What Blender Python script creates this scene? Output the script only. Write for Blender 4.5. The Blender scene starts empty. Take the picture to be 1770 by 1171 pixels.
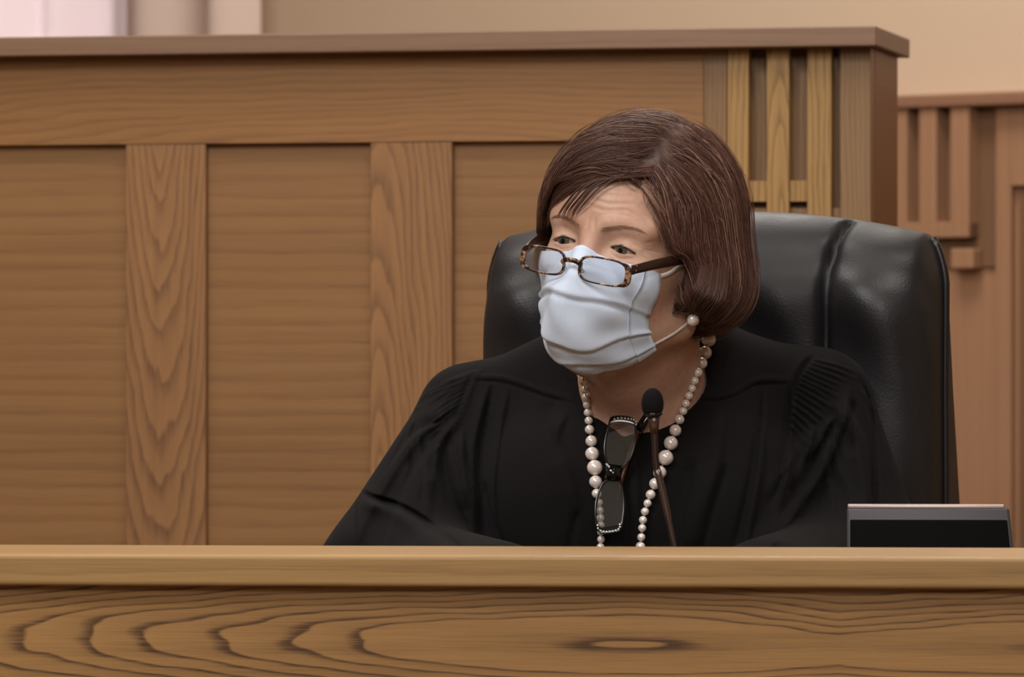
import bpy, math, random
import numpy as np
from mathutils import Vector, Matrix
from mathutils.bvhtree import BVHTree
random.seed(7); RNG = np.random.default_rng(7)
SC = bpy.context.scene; COL = SC.collection
F = 9000.0; CX, CY = 885.0, 585.5; ZC = 1.2
def W(px, py, Y):                       # a point of the place seen at px,py and Y metres away
    return np.array([(px-CX)/F*Y, Y, ZC+(CY-py)/F*Y])
rad = math.radians

# ------------------------------------------------------------------ objects
def mesh_obj(name, V, Fc, mat, parent=None, smooth=True, world=True, label=None):
    me = bpy.data.meshes.new(name)
    V = np.asarray(V, dtype=np.float64)
    if parent is not None and world:
        Mw=Matrix(); q=parent
        while q is not None: Mw = Matrix.LocRotScale(q.location,q.rotation_euler,q.scale) @ Mw; q=q.parent
        Mi = np.array(Mw.inverted())
        V = V@Mi[:3,:3].T + Mi[:3,3]
    if isinstance(Fc, np.ndarray):
        n = Fc.shape[1]
        me.vertices.add(len(V)); me.vertices.foreach_set('co', V.astype(np.float32).ravel())
        me.loops.add(Fc.size); me.loops.foreach_set('vertex_index', Fc.astype(np.int32).ravel())
        me.polygons.add(len(Fc)); me.polygons.foreach_set('loop_start', np.arange(0, Fc.size, n, dtype=np.int32))
        me.update(calc_edges=True); me.validate()
    else:
        me.from_pydata([tuple(v) for v in V], [], Fc); me.update()
    me.polygons.foreach_set('use_smooth', np.full(len(me.polygons), smooth))
    o = bpy.data.objects.new(name, me); COL.objects.link(o)
    if mat: me.materials.append(mat)
    if parent is not None: o.parent = parent
    if label: o['label'] = label
    return o
def thing(name, label, cat, loc=(0,0,0), rz=0, group=None):
    o = bpy.data.objects.new(name, None); COL.objects.link(o)
    o.empty_display_size = .05
    o.location = loc; o.rotation_euler = (0,0,rz)
    o.matrix_world = Matrix.Translation(loc) @ Matrix.Rotation(rz, 4, 'Z')
    o['label'] = label; o['category'] = cat
    if group: o['group'] = group
    return o
def struct(o): o['kind'] = 'structure'; return o
class MB:
    def __init__(s): s.v=[]; s.f=[]
    def add(s, V, Fc):
        n=len(s.v); s.v += [tuple(v) for v in V]; s.f += [tuple(i+n for i in f) for f in Fc]
    def box(s, x0,x1,y0,y1,z0,z1, b=0):
        if x0>x1: x0,x1=x1,x0
        import bmesh
        bm=bmesh.new(); bmesh.ops.create_cube(bm,size=1)
        for v in bm.verts: v.co=((x0+x1)/2+v.co.x*(x1-x0),(y0+y1)/2+v.co.y*(y1-y0),(z0+z1)/2+v.co.z*(z1-z0))
        if b: bmesh.ops.bevel(bm,geom=bm.edges[:],offset=b,segments=3,profile=.5,affect='EDGES')
        bm.verts.ensure_lookup_table()
        s.add([v.co[:] for v in bm.verts],[[v.index for v in f.verts] for f in bm.faces]); bm.free(); return s
    def tube(s, P, R, n=10, cap=True, flat=None):
        P=[np.array(p,float) for p in P]; m=len(P)
        if not hasattr(R,'__len__'): R=[R]*m
        T=[]
        for i in range(m):
            t=P[min(i+1,m-1)]-P[max(i-1,0)]; T.append(t/np.linalg.norm(t))
        a=np.array([0,0,1.]) if abs(T[0][2])<.9 else np.array([1.,0,0])
        u=np.cross(T[0],a); u/=np.linalg.norm(u); V=[]
        for i in range(m):
            u=u-T[i]*np.dot(u,T[i]); u/=np.linalg.norm(u); w=np.cross(T[i],u)
            for k in range(n):
                th=2*math.pi*k/n; f=(1,1) if flat is None else flat
                V.append(P[i]+R[i]*(u*math.cos(th)*f[0]+w*math.sin(th)*f[1]))
        Fc=[(i*n+k,i*n+(k+1)%n,(i+1)*n+(k+1)%n,(i+1)*n+k) for i in range(m-1) for k in range(n)]
        if cap: Fc += [tuple(range(n-1,-1,-1)), tuple(range((m-1)*n,m*n))]
        s.add(V,Fc); return s
    def strip(s, P, N, w, t):             # flat band: path P, normals N, width w, thickness t
        P=[np.array(p,float) for p in P]; m=len(P); V=[]
        for i in range(m):
            T=P[min(i+1,m-1)]-P[max(i-1,0)]; T/=np.linalg.norm(T)
            n=np.array(N[i],float); n-=T*n.dot(T); n/=np.linalg.norm(n); b=np.cross(T,n)
            ww=w[i] if hasattr(w,'__len__') else w
            for a,c in ((-1,-1),(1,-1),(1,1),(-1,1)): V.append(P[i]+b*a*ww/2+n*c*t/2)
        Fc=[(i*4+k,i*4+(k+1)%4,(i+1)*4+(k+1)%4,(i+1)*4+k) for i in range(m-1) for k in range(4)]
        Fc+=[(3,2,1,0),tuple(range((m-1)*4,m*4))]
        s.add(V,Fc); return s
    def sphere(s, c, r, nu=20, nv=12, sc=(1,1,1), R=None):
        V=[];
        for i in range(nv+1):
            th=math.pi*i/nv
            for k in range(nu):
                ph=2*math.pi*k/nu
                p=np.array([math.sin(th)*math.cos(ph)*sc[0],math.sin(th)*math.sin(ph)*sc[1],math.cos(th)*sc[2]])*r
                if R is not None: p=R@p
                V.append(p+np.array(c))
        Fc=[(i*nu+k,i*nu+(k+1)%nu,(i+1)*nu+(k+1)%nu,(i+1)*nu+k) for i in range(nv) for k in range(nu)]
        s.add(V,[f[::-1] for f in Fc]); return s
    def lathe(s, prof, c=(0,0,0), n=32, R=None):
        V=[]
        for r,z in prof:
            for k in range(n):
                p=np.array([r*math.cos(2*math.pi*k/n), r*math.sin(2*math.pi*k/n), z])
                if R is not None: p=R@p
                V.append(p+np.array(c))
        m=len(prof)
        Fc=[(i*n+k,i*n+(k+1)%n,(i+1)*n+(k+1)%n,(i+1)*n+k) for i in range(m-1) for k in range(n)]
        s.add(V,Fc); return s
    def build(s, name, mat, parent=None, smooth=True, world=True, label=None):
        o=mesh_obj(name,s.v,s.f,mat,parent,smooth,world,label); return o
def interp(path, n):                     # Catmull-Rom resample
    P=np.array(path,float); m=len(P); out=[]
    E=np.vstack([2*P[0]-P[1],P,2*P[-1]-P[-2]])
    for t in np.linspace(0,m-1,n):
        i=min(int(t),m-2); u=t-i; a,b,c,d=E[i],E[i+1],E[i+2],E[i+3]
        out.append(.5*((2*b)+(c-a)*u+(2*a-5*b+4*c-d)*u*u+(-a+3*b-3*c+d)*u**3))
    return np.array(out)

# ------------------------------------------------------------------ materials
def lin(c):
    c=[x/255 for x in c]
    return tuple((x/12.92 if x<=.04045 else ((x+.055)/1.055)**2.4) for x in c)+(1,)
class NT:
    def __init__(s, name):
        s.m=bpy.data.materials.new(name); s.m.use_nodes=True; s.t=s.m.node_tree
        s.b=s.t.nodes['Principled BSDF']; s.out=s.t.nodes['Material Output']
    def n(s, typ, **k):
        n=s.t.nodes.new(typ)
        for a,v in k.items():
            if a.startswith('_'): n.inputs[a[1:].replace('_',' ')].default_value=v
            else: setattr(n,a,v)
        return n
    def l(s,a,b): s.t.links.new(a,b)
    def math(s, op, a, b=None, c=None, clamp=False):
        n=s.t.nodes.new('ShaderNodeMath'); n.operation=op; n.use_clamp=clamp
        for i,x in enumerate((a,b,c)):
            if x is None: continue
            if isinstance(x,(int,float)): n.inputs[i].default_value=x
            else: s.l(x,n.inputs[i])
        return n.outputs[0]
    def mix(s, f, a, b, mode='MIX'):
        n=s.t.nodes.new('ShaderNodeMix'); n.data_type='RGBA'; n.blend_type=mode
        for i,x in ((0,f),(6,a),(7,b)):
            if isinstance(x,(int,float,tuple)): n.inputs[i].default_value=x
            else: s.l(x,n.inputs[i])
        return n.outputs[2]
    def ramp(s, fac, stops, interp='LINEAR'):
        n=s.t.nodes.new('ShaderNodeValToRGB'); n.color_ramp.interpolation=interp
        e=n.color_ramp.elements
        while len(e)<len(stops): e.new(.5)
        for i,(p,c) in enumerate(stops):
            e[i].position=p; e[i].color=c if isinstance(c,tuple) else (c,c,c,1)
        s.l(fac,n.inputs[0]); return n.outputs[0]
    def noise(s, vec, scale, detail=3, rough=.5):
        n=s.n('ShaderNodeTexNoise'); n.inputs['Scale'].default_value=scale
        n.inputs['Detail'].default_value=detail; n.inputs['Roughness'].default_value=rough
        if vec is not None: s.l(vec,n.inputs['Vector'])
        return n.outputs['Fac']
    def coord(s): return s.n('ShaderNodeTexCoord').outputs['Object']
    def bump(s, h, strength, dist=.001):
        n=s.n('ShaderNodeBump'); n.inputs['Strength'].default_value=strength; n.inputs['Distance'].default_value=dist
        s.l(h,n.inputs['Height']); s.l(n.outputs[0],s.b.inputs['Normal'])
def simple(name, col, rough=.5, metal=0, spec=.5, **k):
    t=NT(name); t.b.inputs['Base Color'].default_value=lin(col); t.b.inputs['Roughness'].default_value=rough
    t.b.inputs['Metallic'].default_value=metal; t.b.inputs['Specular IOR Level'].default_value=spec
    for a,v in k.items(): t.b.inputs[a.replace('_',' ')].default_value=v
    return t
def oak(name, light, dark, axis='X', freq=110., seed=0., cath=None, warp=.006, contrast=.75, rough=.42, lines=1.):
    t=NT(name); co=t.coord(); sp=t.n('ShaderNodeSeparateXYZ'); t.l(co,sp.inputs[0])
    G,T=(sp.outputs[0],sp.outputs[2]) if axis=='X' else (sp.outputs[2],sp.outputs[0])
    N=sp.outputs[1]
    T=t.math('ADD',T,t.math('MULTIPLY',N,.6))
    def vec(gs,ts,z):
        c=t.n('ShaderNodeCombineXYZ'); t.l(t.math('MULTIPLY',G,gs),c.inputs[0]); t.l(t.math('MULTIPLY',T,ts),c.inputs[1])
        c.inputs[2].default_value=z; return c.outputs[0]
    w1=t.math('SUBTRACT',t.noise(vec(3.0,14,seed),1,3,.55),.5)
    w2=t.math('SUBTRACT',t.noise(vec(25,70,seed+5),1,3,.6),.5)
    wp=t.math('ADD',t.math('MULTIPLY',w1,warp*4),t.math('MULTIPLY',w2,warp*(.1 if lines>1.1 else .5)))
    if cath:
        g0,t0,slope=cath
        a=t.math('MULTIPLY',t.math('SUBTRACT',G,g0),slope)
        b=t.math('ADD',t.math('SUBTRACT',T,t0),t.math('MULTIPLY',w1,warp*1.5))
        f=t.math('SQRT',t.math('ADD',t.math('MULTIPLY',a,a),t.math('MULTIPLY',b,b)))
        if lines>1.1:
            a2=t.math('SUBTRACT',a,.355*slope); f=t.math('MINIMUM',f,t.math('SQRT',t.math('ADD',t.math('MULTIPLY',a2,a2),t.math('MULTIPLY',b,b))))
        f=t.math('ADD',f,wp)
    else: f=t.math('ADD',T,wp)
    if cath and lines>1.1:
        a=t.math('DIVIDE',t.math('SUBTRACT',f,.0228),.0052); b=t.math('MINIMUM',t.math('DIVIDE',f,.0163),.97)
        st=t.math('GREATER_THAN',f,.0228); ph=t.math('ADD',t.math('MULTIPLY',st,t.math('FRACT',t.math('MAXIMUM',a,0))),t.math('MULTIPLY',t.math('SUBTRACT',1,st),b))
    else: ph=t.math('FRACT',t.math('ADD',t.math('MULTIPLY',f,freq),10))
    ring=t.ramp(ph,[(0,0.),(.07,.95),(.15,.75),(.34,.18),(.95,0.),(1,0.)] if lines>1.1 else [(0,0.),(.10,.95),(.2,.8),(.5,.22),(.95,0.),(1,0.)])
    pores=t.noise(vec(14,900,seed+2),1,2,.6)
    streak=t.noise(vec(2.2,90,seed+9),1,3,.6)
    broad=t.noise(vec(1.2,9,seed+3),1,2,.5)
    pr=t.ramp(pores,[(.42,0.),(.62,1.)])
    k=t.math('MULTIPLY',ring,t.math('ADD',.7 if lines>1.1 else .5,t.math('MULTIPLY',pr,.4)))
    k=t.math('MULTIPLY',k,lines)
    k=t.math('ADD',k,t.math('MULTIPLY',t.math('SUBTRACT',streak,.45),.7))
    k=t.math('ADD',k,t.math('MULTIPLY',t.math('SUBTRACT',broad,.5),.7))
    k=t.math('ADD',k,t.math('MULTIPLY',pr,.13))
    k=t.math('MULTIPLY',k,contrast,clamp=True)
    col=t.mix(k,lin(light),lin(dark)); t.l(col,t.b.inputs['Base Color'])
    t.b.inputs['Roughness'].default_value=rough; t.b.inputs['Specular IOR Level'].default_value=.35
    t.bump(t.math('SUBTRACT',1,pr),.12,.0006)
    return t.m
def leather():
    t=simple('black_leather',(30,29,32),.43,0,.4)
    co=t.coord()
    v=t.n('ShaderNodeTexVoronoi'); v.inputs['Scale'].default_value=420; t.l(co,v.inputs['Vector'])
    nz=t.noise(co,9,3)
    h=t.math('ADD',t.math('MULTIPLY',v.outputs['Distance'],.5),t.math('MULTIPLY',nz,9))
    t.bump(h,.22,.0012)
    t.l(t.ramp(t.noise(co,14,3),[(.3,.38),(.75,.55)]),t.b.inputs['Roughness'])
    return t.m
def cloth_black():
    t=simple('black_robe_cloth',(23,21,22),.9,0,.08); t.b.inputs['Sheen Weight'].default_value=.02
    t.b.inputs['Sheen Roughness'].default_value=.5
    co=t.coord(); t.bump(t.noise(co,1500,2),.25,.0006); return t.m
def skin():
    t=NT('skin'); co=t.coord()
    n1=t.noise(co,28,4,.6); n2=t.noise(co,160,3,.6)
    c=t.mix(t.ramp(n1,[(.35,0.),(.7,1.)]),lin((202,166,145)),lin((188,142,120)))
    c=t.mix(t.ramp(n2,[(.5,0.),(.8,.45)]),c,lin((172,124,102)))
    t.l(c,t.b.inputs['Base Color']); t.b.inputs['Roughness'].default_value=.48
    t.b.inputs['Subsurface Weight'].default_value=.12; t.b.inputs['Subsurface Radius'].default_value=(.008,.003,.0015)
    t.b.inputs['Subsurface Scale'].default_value=.6; t.b.inputs['Specular IOR Level'].default_value=.4
    t.bump(t.math('ADD',t.noise(co,900,3),t.math('MULTIPLY',n2,.8)),.22,.0006); return t.m
def hairmat(name, c1, c2, c3):
    t=NT(name); a=t.n('ShaderNodeAttribute'); a.attribute_name='tone'
    t.l(t.ramp(a.outputs['Fac'],[(0,lin(c1)),(.6,lin(c2)),(1,lin(c3))]),t.b.inputs['Base Color'])
    t.b.inputs['Roughness'].default_value=.45; t.b.inputs['Specular IOR Level'].default_value=.4
    return t.m
def thin_glass():
    t=NT('thin_lens'); tr=t.n('ShaderNodeBsdfTransparent'); tr.inputs[0].default_value=(.93,.94,.95,1)
    gl=t.n('ShaderNodeBsdfGlossy'); gl.inputs['Roughness'].default_value=.02
    fr=t.n('ShaderNodeFresnel'); fr.inputs[0].default_value=1.5
    mx=t.n('ShaderNodeMixShader'); t.l(t.math('MULTIPLY',fr.outputs[0],1.3,clamp=True),mx.inputs[0])
    t.l(tr.outputs[0],mx.inputs[1]); t.l(gl.outputs[0],mx.inputs[2]); t.l(mx.outputs[0],t.out.inputs[0]); return t.m
def tortoise():
    t=simple('tortoiseshell',(60,35,25),.16,0,.6); co=t.coord()
    v=t.noise(co,150,2,.6)
    t.l(t.ramp(v,[(.42,lin((30,17,15))),(.52,lin((52,28,22))),(.60,lin((150,112,82))),(.72,lin((190,155,120)))]),t.b.inputs['Base Color']); return t.m
def maskcloth(name, c):
    t=simple(name,c,.8,0,.2); co=t.coord(); t.b.inputs['Sheen Weight'].default_value=.2
    sp=t.n('ShaderNodeSeparateXYZ'); t.l(co,sp.inputs[0])
    h=t.math('ADD',t.math('SINE',t.math('MULTIPLY',sp.outputs[2],9000)),t.math('SINE',t.math('MULTIPLY',sp.outputs[0],9000)))
    h=t.math('ADD',h,t.math('MULTIPLY',t.noise(co,60,3),6))
    t.bump(h,.16,.0005); return t.m
def paint(name, c, sc=40):
    t=simple(name,c,.8,0,.2); co=t.coord(); t.bump(t.noise(co,sc*8,3),.1,.001); return t.m

M={}
M['cap']=oak('oak_ledge',(174,138,90),(112,82,50),'X',60,1.3,None,.006,.75,.38,.6)
DG=(1100-CX)/F*4.44; DT=.93
M['front']=oak('oak_front_panel',(174,132,82),(84,60,42),'X',150,4.1,((1085-CX)/F*4.44,ZC+(CY-1112)/F*4.44+.0085,.10),.0055,.95,.42,1.15)
M['part_cap']=oak('oak_partition_cap',(142,112,90),(100,72,54),'X',70,2.2,None,.006,.6,.4,.5)
M['part_rail']=oak('oak_partition_rail',(160,116,72),(108,76,50),'X',120,7.7,(-.55,1.43,.085),.006,.75,.42,.7)
M['panel']=oak('oak_plywood_panel',(152,112,72),(114,80,50),'X',45,3.4,None,.006,.95,.45,.5)
M['stile1']=oak('oak_stile',(160,118,78),(112,78,56),'Z',150,11.,(1.52,-.88,.12),.006,1.0,.42,1.0)
M['stile2']=oak('oak_stile_b',(160,118,78),(112,78,56),'Z',150,17.,(1.02,-.60,.12),.006,.95,.42,1.0)
M['slat']=oak('oak_slat',(186,146,90),(108,80,50),'Z',130,21.,(1.35,-.11,.12),.008,.85,.42,.9)
M['post']=oak('oak_post',(150,118,84),(98,70,46),'Z',150,25.,None,.006,.8,.42,.7)
M['post_side']=oak('oak_post_side',(138,90,54),(114,70,40),'Z',60,27.,None,.005,.5,.42,.4)
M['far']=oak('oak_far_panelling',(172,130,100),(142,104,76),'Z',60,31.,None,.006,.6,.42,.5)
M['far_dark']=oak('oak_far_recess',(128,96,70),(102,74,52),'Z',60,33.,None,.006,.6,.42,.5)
M['far_cap']=oak('oak_far_cap',(154,114,90),(122,86,66),'X',60,35.,None,.006,.6,.42,.5)
M['leather']=leather(); M['robe']=cloth_black(); M['skin']=skin()
M['piping']=simple('leather_piping',(22,21,24),.35).m
M['hair']=hairmat('auburn_hair',(56,36,29),(110,75,63),(188,152,132))
M['brow']=hairmat('brow_hair',(140,104,88),(160,124,106),(180,146,126))
M['tort_dark']=simple('dark_tortoiseshell',(46,26,22),.18,0,.6).m; M['lens']=thin_glass(); M['tort']=tortoise()
M['lens_dark']=thin_glass(); M['lens_dark'].name='coated_lens'; [setattr(n.inputs[1],'default_value',2.0) for n in M['lens_dark'].node_tree.nodes if n.type=='MATH']
M['mask']=maskcloth('pale_blue_mask_cloth',(208,222,244)); M['maskedge']=maskcloth('mask_binding_cloth',(206,222,244))
M['elastic']=simple('white_elastic',(225,215,212),.7).m
M['pearl']=simple('pearl',(244,234,226),.22,.15,.8,Coat_Weight=.6,Coat_Roughness=.12).m
M['thread']=simple('necklace_thread',(150,135,120),.6).m
M['gold']=simple('gold_fitting',(170,130,80),.3,1).m
M['black']=simple('black_glossy_plastic',(12,11,12),.12,0,.6).m
M['black_matte']=simple('black_plastic',(8,7,7),.7,0,.08).m
M['silver_plastic']=simple('silver_edge',(176,160,156),.35,.6).m
M['grey_plastic']=simple('dark_grey_plastic',(66,64,68),.45,.1).m
M['crystal']=simple('rhinestone',(230,235,235),.08,.6,.8).m
M['amber']=simple('amber_plastic',(92,52,28),.2,0,.6).m
M['foam']=None
t=simple('foam_windscreen',(26,24,26),.95,0,.1); t.bump(t.noise(t.coord(),2600,2),.9,.0012); M['foam']=t.m
M['bronze']=simple('bronze_metal',(104,94,94),.36,1).m
M['bronze_dark']=simple('dark_ribbed_metal',(78,68,66),.4,1).m
M['eyewhite']=simple('eye_white',(176,158,150),.3).m
M['iris']=simple('grey_green_iris',(84,78,66),.25).m
M['pupil']=simple('pupil',(8,7,7),.1).m
M['wallp']=paint('cream_wall_paint',(216,190,164)); M['ceil']=paint('ceiling_paint',(225,218,208))
M['floor']=paint('grey_carpet',(120,104,90),60); M['steel']=simple('steel',(120,120,122),.35,1).m
M['lining']=simple('dark_dress',(18,16,18),.8).m

# ------------------------------------------------------------------ implicit surfaces
def ell(X,Y,Z,c,r):
    x,y,z=X-c[0],Y-c[1],Z-c[2]
    k0=np.sqrt((x/r[0])**2+(y/r[1])**2+(z/r[2])**2)+1e-6
    k1=np.sqrt((x/r[0]**2)**2+(y/r[1]**2)**2+(z/r[2]**2)**2)+1e-6
    return k0*(k0-1)/k1
def cap(X,Y,Z,a,b,ra,rb):
    a=np.array(a,float); b=np.array(b,float); d=b-a; L=float(d@d)
    h=np.clip(((X-a[0])*d[0]+(Y-a[1])*d[1]+(Z-a[2])*d[2])/L,0,1)
    return np.sqrt((X-a[0]-h*d[0])**2+(Y-a[1]-h*d[1])**2+(Z-a[2]-h*d[2])**2)-(ra+(rb-ra)*h)
def smin(a,b,k):
    h=np.clip(.5+.5*(b-a)/k,0,1); return b+(a-b)*h-k*h*(1-h)
def smax(a,b,k): return -smin(-a,-b,k)
def nets(D,xs,ys,zs):
    I=D<0; c=np.zeros(tuple(n-1 for n in D.shape),np.int8)
    sl=lambda o,n: slice(o,o+n-1)
    nx,ny,nz=D.shape
    offs=[(i,j,k) for i in (0,1) for j in (0,1) for k in (0,1)]
    for o in offs: c+=I[sl(o[0],nx),sl(o[1],ny),sl(o[2],nz)]
    act=(c>0)&(c<8); idx=np.argwhere(act); ids=np.full(act.shape,-1,np.int64); ids[act]=np.arange(len(idx))
    val={o:D[idx[:,0]+o[0],idx[:,1]+o[1],idx[:,2]+o[2]] for o in offs}
    pos={o:np.stack([xs[idx[:,0]+o[0]],ys[idx[:,1]+o[1]],zs[idx[:,2]+o[2]]],1) for o in offs}
    acc=np.zeros((len(idx),3)); cnt=np.zeros(len(idx))
    for o in offs:
        for ax in range(3):
            if o[ax]: continue
            p=list(o); p[ax]=1; p=tuple(p)
            a,b=val[o],val[p]; m=(a<0)!=(b<0); t=np.where(m,a/(a-b+1e-12),0)
            acc+=np.where(m[:,None],pos[o]+(pos[p]-pos[o])*t[:,None],0); cnt+=m
    V=acc/cnt[:,None]; quads=[]
    for ax in range(3):
        a,b=[(1,2),(2,0),(0,1)][ax]
        s0=[slice(None)]*3; s1=[slice(None)]*3; s0[ax]=slice(0,-1); s1[ax]=slice(1,None)
        A=I[tuple(s0)]; B=I[tuple(s1)]; e=np.argwhere(A!=B)
        e=e[(e[:,a]>0)&(e[:,b]>0)&(e[:,a]<D.shape[a]-1)&(e[:,b]<D.shape[b]-1)]
        ins=A[e[:,0],e[:,1],e[:,2]]
        def g(da,db):
            q=e.copy(); q[:,a]+=da; q[:,b]+=db; return ids[q[:,0],q[:,1],q[:,2]]
        Q=np.stack([g(-1,-1),g(0,-1),g(0,0),g(-1,0)],1)
        Q[~ins]=Q[~ins][:,::-1]; quads.append(Q)
    return V,np.vstack(quads)
def lap(V,Q,it=1,lam=.5,mask=None):
    E=np.vstack([Q[:,[0,1]],Q[:,[1,2]],Q[:,[2,3]],Q[:,[3,0]]])
    n=len(V); deg=np.bincount(E[:,0],minlength=n)+np.bincount(E[:,1],minlength=n)
    deg=np.maximum(deg,1)
    for _ in range(it):
        S=np.zeros_like(V)
        for k in range(3): S[:,k]=np.bincount(E[:,0],V[E[:,1],k],n)+np.bincount(E[:,1],V[E[:,0],k],n)
        d=(S/deg[:,None]-V)*lam
        V=V+(d if mask is None else d*mask[:,None])
    return V
def vnorm(V,Q):
    n=np.cross(V[Q[:,2]]-V[Q[:,0]],V[Q[:,3]]-V[Q[:,1]]); N=np.zeros_like(V)
    for k in range(4):
        for c in range(3): N[:,c]+=np.bincount(Q[:,k],n[:,c],len(V))
    return N/(np.linalg.norm(N,axis=1,keepdims=True)+1e-12)
def keep_side(V,Q,fn): return Q[fn(V)[Q].all(1)]
def axis(*seg):                             # non uniform axis: (start,step) ... end
    out=[]
    for i in range(0,len(seg)-2,2):
        a,st,b=seg[i],seg[i+1],seg[i+2]; n=max(1,round((b-a)/st)); out.append(np.linspace(a,b,n,endpoint=False))
    return np.concatenate(out+[[seg[-1]]]).astype(np.float32)
def pl_dist(P,line):                        # distance of 2D points to a polyline, param 0..1 along
    line=np.array(line,float); best=np.full(len(P),1e9); par=np.zeros(len(P)); sd=np.zeros(len(P))
    L=np.linalg.norm(np.diff(line,axis=0),axis=1); cum=np.concatenate([[0],np.cumsum(L)])
    for i in range(len(line)-1):
        a,b=line[i],line[i+1]; d=b-a; h=np.clip(((P-a)@d)/(d@d),0,1); q=P-a-h[:,None]*d
        r=np.linalg.norm(q,axis=1); m=r<best; best[m]=r[m]; par[m]=((cum[i]+h*L[i])/cum[-1])[m]
        cr=d[0]*q[:,1]-d[1]*q[:,0]; sd[m]=np.sign(cr)[m]
    return best,par,sd

# ------------------------------------------------------------------ head frame
YAW,ROLL,PITCH=rad(-30),rad(10),rad(0)
Rz=np.array([[math.cos(YAW),-math.sin(YAW),0],[math.sin(YAW),math.cos(YAW),0],[0,0,1]])
Ry=np.array([[math.cos(ROLL),0,math.sin(ROLL)],[0,1,0],[-math.sin(ROLL),0,math.cos(ROLL)]])
HR=Ry@Rz; HC=W(1100,437,5.0)
def H(p): return HR@np.array(p,float)+HC           # head frame to room
def HA(P): return P@HR.T+HC
def toH(w): return HR.T@(np.array(w)-HC)
def toHA(P): return (P-HC)@HR

def torso(X,Y,Z):
    d=ell(X,Y,Z,W(1100,965,5.14),(.185,.12,.225))
    d=smin(d,cap(X,Y,Z,W(1065,640,5.14),W(820,717,5.14),.052,.043),.05)
    d=smin(d,cap(X,Y,Z,W(1170,632,5.15),W(1405,690,5.16),.05,.045),.05)
    d=smin(d,ell(X,Y,Z,W(975,905,5.06),(.09,.075,.1)),.05)
    d=smin(d,ell(X,Y,Z,W(1235,900,5.07),(.09,.075,.1)),.05)
    return d
def head_sdf(x,y,z):
    d=ell(x,y,z,(0,.010,.025),(.075,.093,.087))
    d=smin(d,ell(x,y,z,(0,-.042,.030),(.060,.052,.055)),.03)
    d=smin(d,ell(x,y,z,(0,-.030,-.035),(.061,.056,.072)),.03)
    d=smin(d,cap(x,y,z,(0,-.066,-.092),(0,-.058,-.096),.023,.021),.03)
    for s in (-1,1):
        d=smin(d,cap(x,y,z,(s*.010,-.070,-.093),(s*.055,-.002,-.060),.019,.021),.025)   # jaw
        d=smin(d,ell(x,y,z,(s*.036,-.058,-.028),(.025,.028,.028)),.02)                  # cheek
        d=smin(d,cap(x,y,z,(s*.014,-.086,.017),(s*.048,-.072,.021),.008,.009),.014)     # brow
        d=smax(d,-ell(x,y,z,(s*.030,-.105,.001),(.019,.019,.013)),.014)                 # socket
        d=smin(d,ell(x,y,z,(s*.0316,-.0745,-.001),(.0165,.0142,.0138)),.004)            # lids
        d=smin(d,cap(x,y,z,(s*.018,-.082,-.013),(s*.044,-.072,-.012),.006,.006),.009)   # lower lid bag
    d=smin(d,cap(x,y,z,(0,-.090,.008),(0,-.108,-.040),.0075,.0105),.012)                # nose
    d=smin(d,ell(x,y,z,(0,-.111,-.046),(.012,.011,.010)),.008)
    for s in (-1,1): d=smin(d,ell(x,y,z,(s*.012,-.099,-.048),(.008,.011,.008)),.006)
    d=smin(d,ell(x,y,z,(0,-.088,-.072),(.025,.012,.012)),.012)                          # lips
    d=smax(d,-cap(x,y,z,(-.022,-.098,-.073),(.022,-.098,-.073),.0016,.0016),.004)
    return d
def ear(x,y,z,s,d):
    e=ell(x,y,z,(s*.078,.008,-.012),(.006,.017,.032)); e=smax(e,-ell(x,y,z,(s*.086,.006,-.004),(.006,.011,.018)),.004)
    e=smin(e,ell(x,y,z,(s*.074,.000,-.042),(.0065,.010,.011)),.008)
    return smin(d,e,.006)

# ------------------------------------------------------------------ person
person=thing('person','person seated in a black leather chair, auburn bob hair, black robe and pale face mask','person',
             tuple(W(1100,585,5.14)*[1,1,0]+[0,0,.5]))
xs=axis(-.17,.004,-.056,.0011,.056,.003,.17); ys=axis(-.135,.0025,-.105,.0012,-.064,.003,.16); zs=axis(-.33,.004,-.10,.002,-.024,.0009,.030,.002,.125)
X,Y,Z=np.meshgrid(xs,ys,zs,indexing='ij')
D=head_sdf(X,Y,Z)
for s in (-1,1): D=ear(X,Y,Z,s,D)
WX=HR[0,0]*X+HR[0,1]*Y+HR[0,2]*Z+HC[0]; WY=HR[1,0]*X+HR[1,1]*Y+HR[1,2]*Z+HC[1]; WZ=HR[2,0]*X+HR[2,1]*Y+HR[2,2]*Z+HC[2]
nk0=H((0.002,.018,-.055)); nk1=W(1120,735,5.135)
D=smin(D,cap(WX,WY,WZ,nk0,nk1,.056,.060),.02)
D=smin(D,cap(WX,WY,WZ,H((.0,-.028,-.094)),W(1108,705,5.085),.028,.030),.035)
_d2=np.sqrt(((WX-W(1095,0,5.05)[0])/1.0)**2+(np.minimum(WZ-W(0,730,5.05)[2],0))**2)
D=smin(D,torso(WX,WY,WZ)+.006+.03*np.clip((_d2-.045)/.05,0,1),.03)
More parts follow.
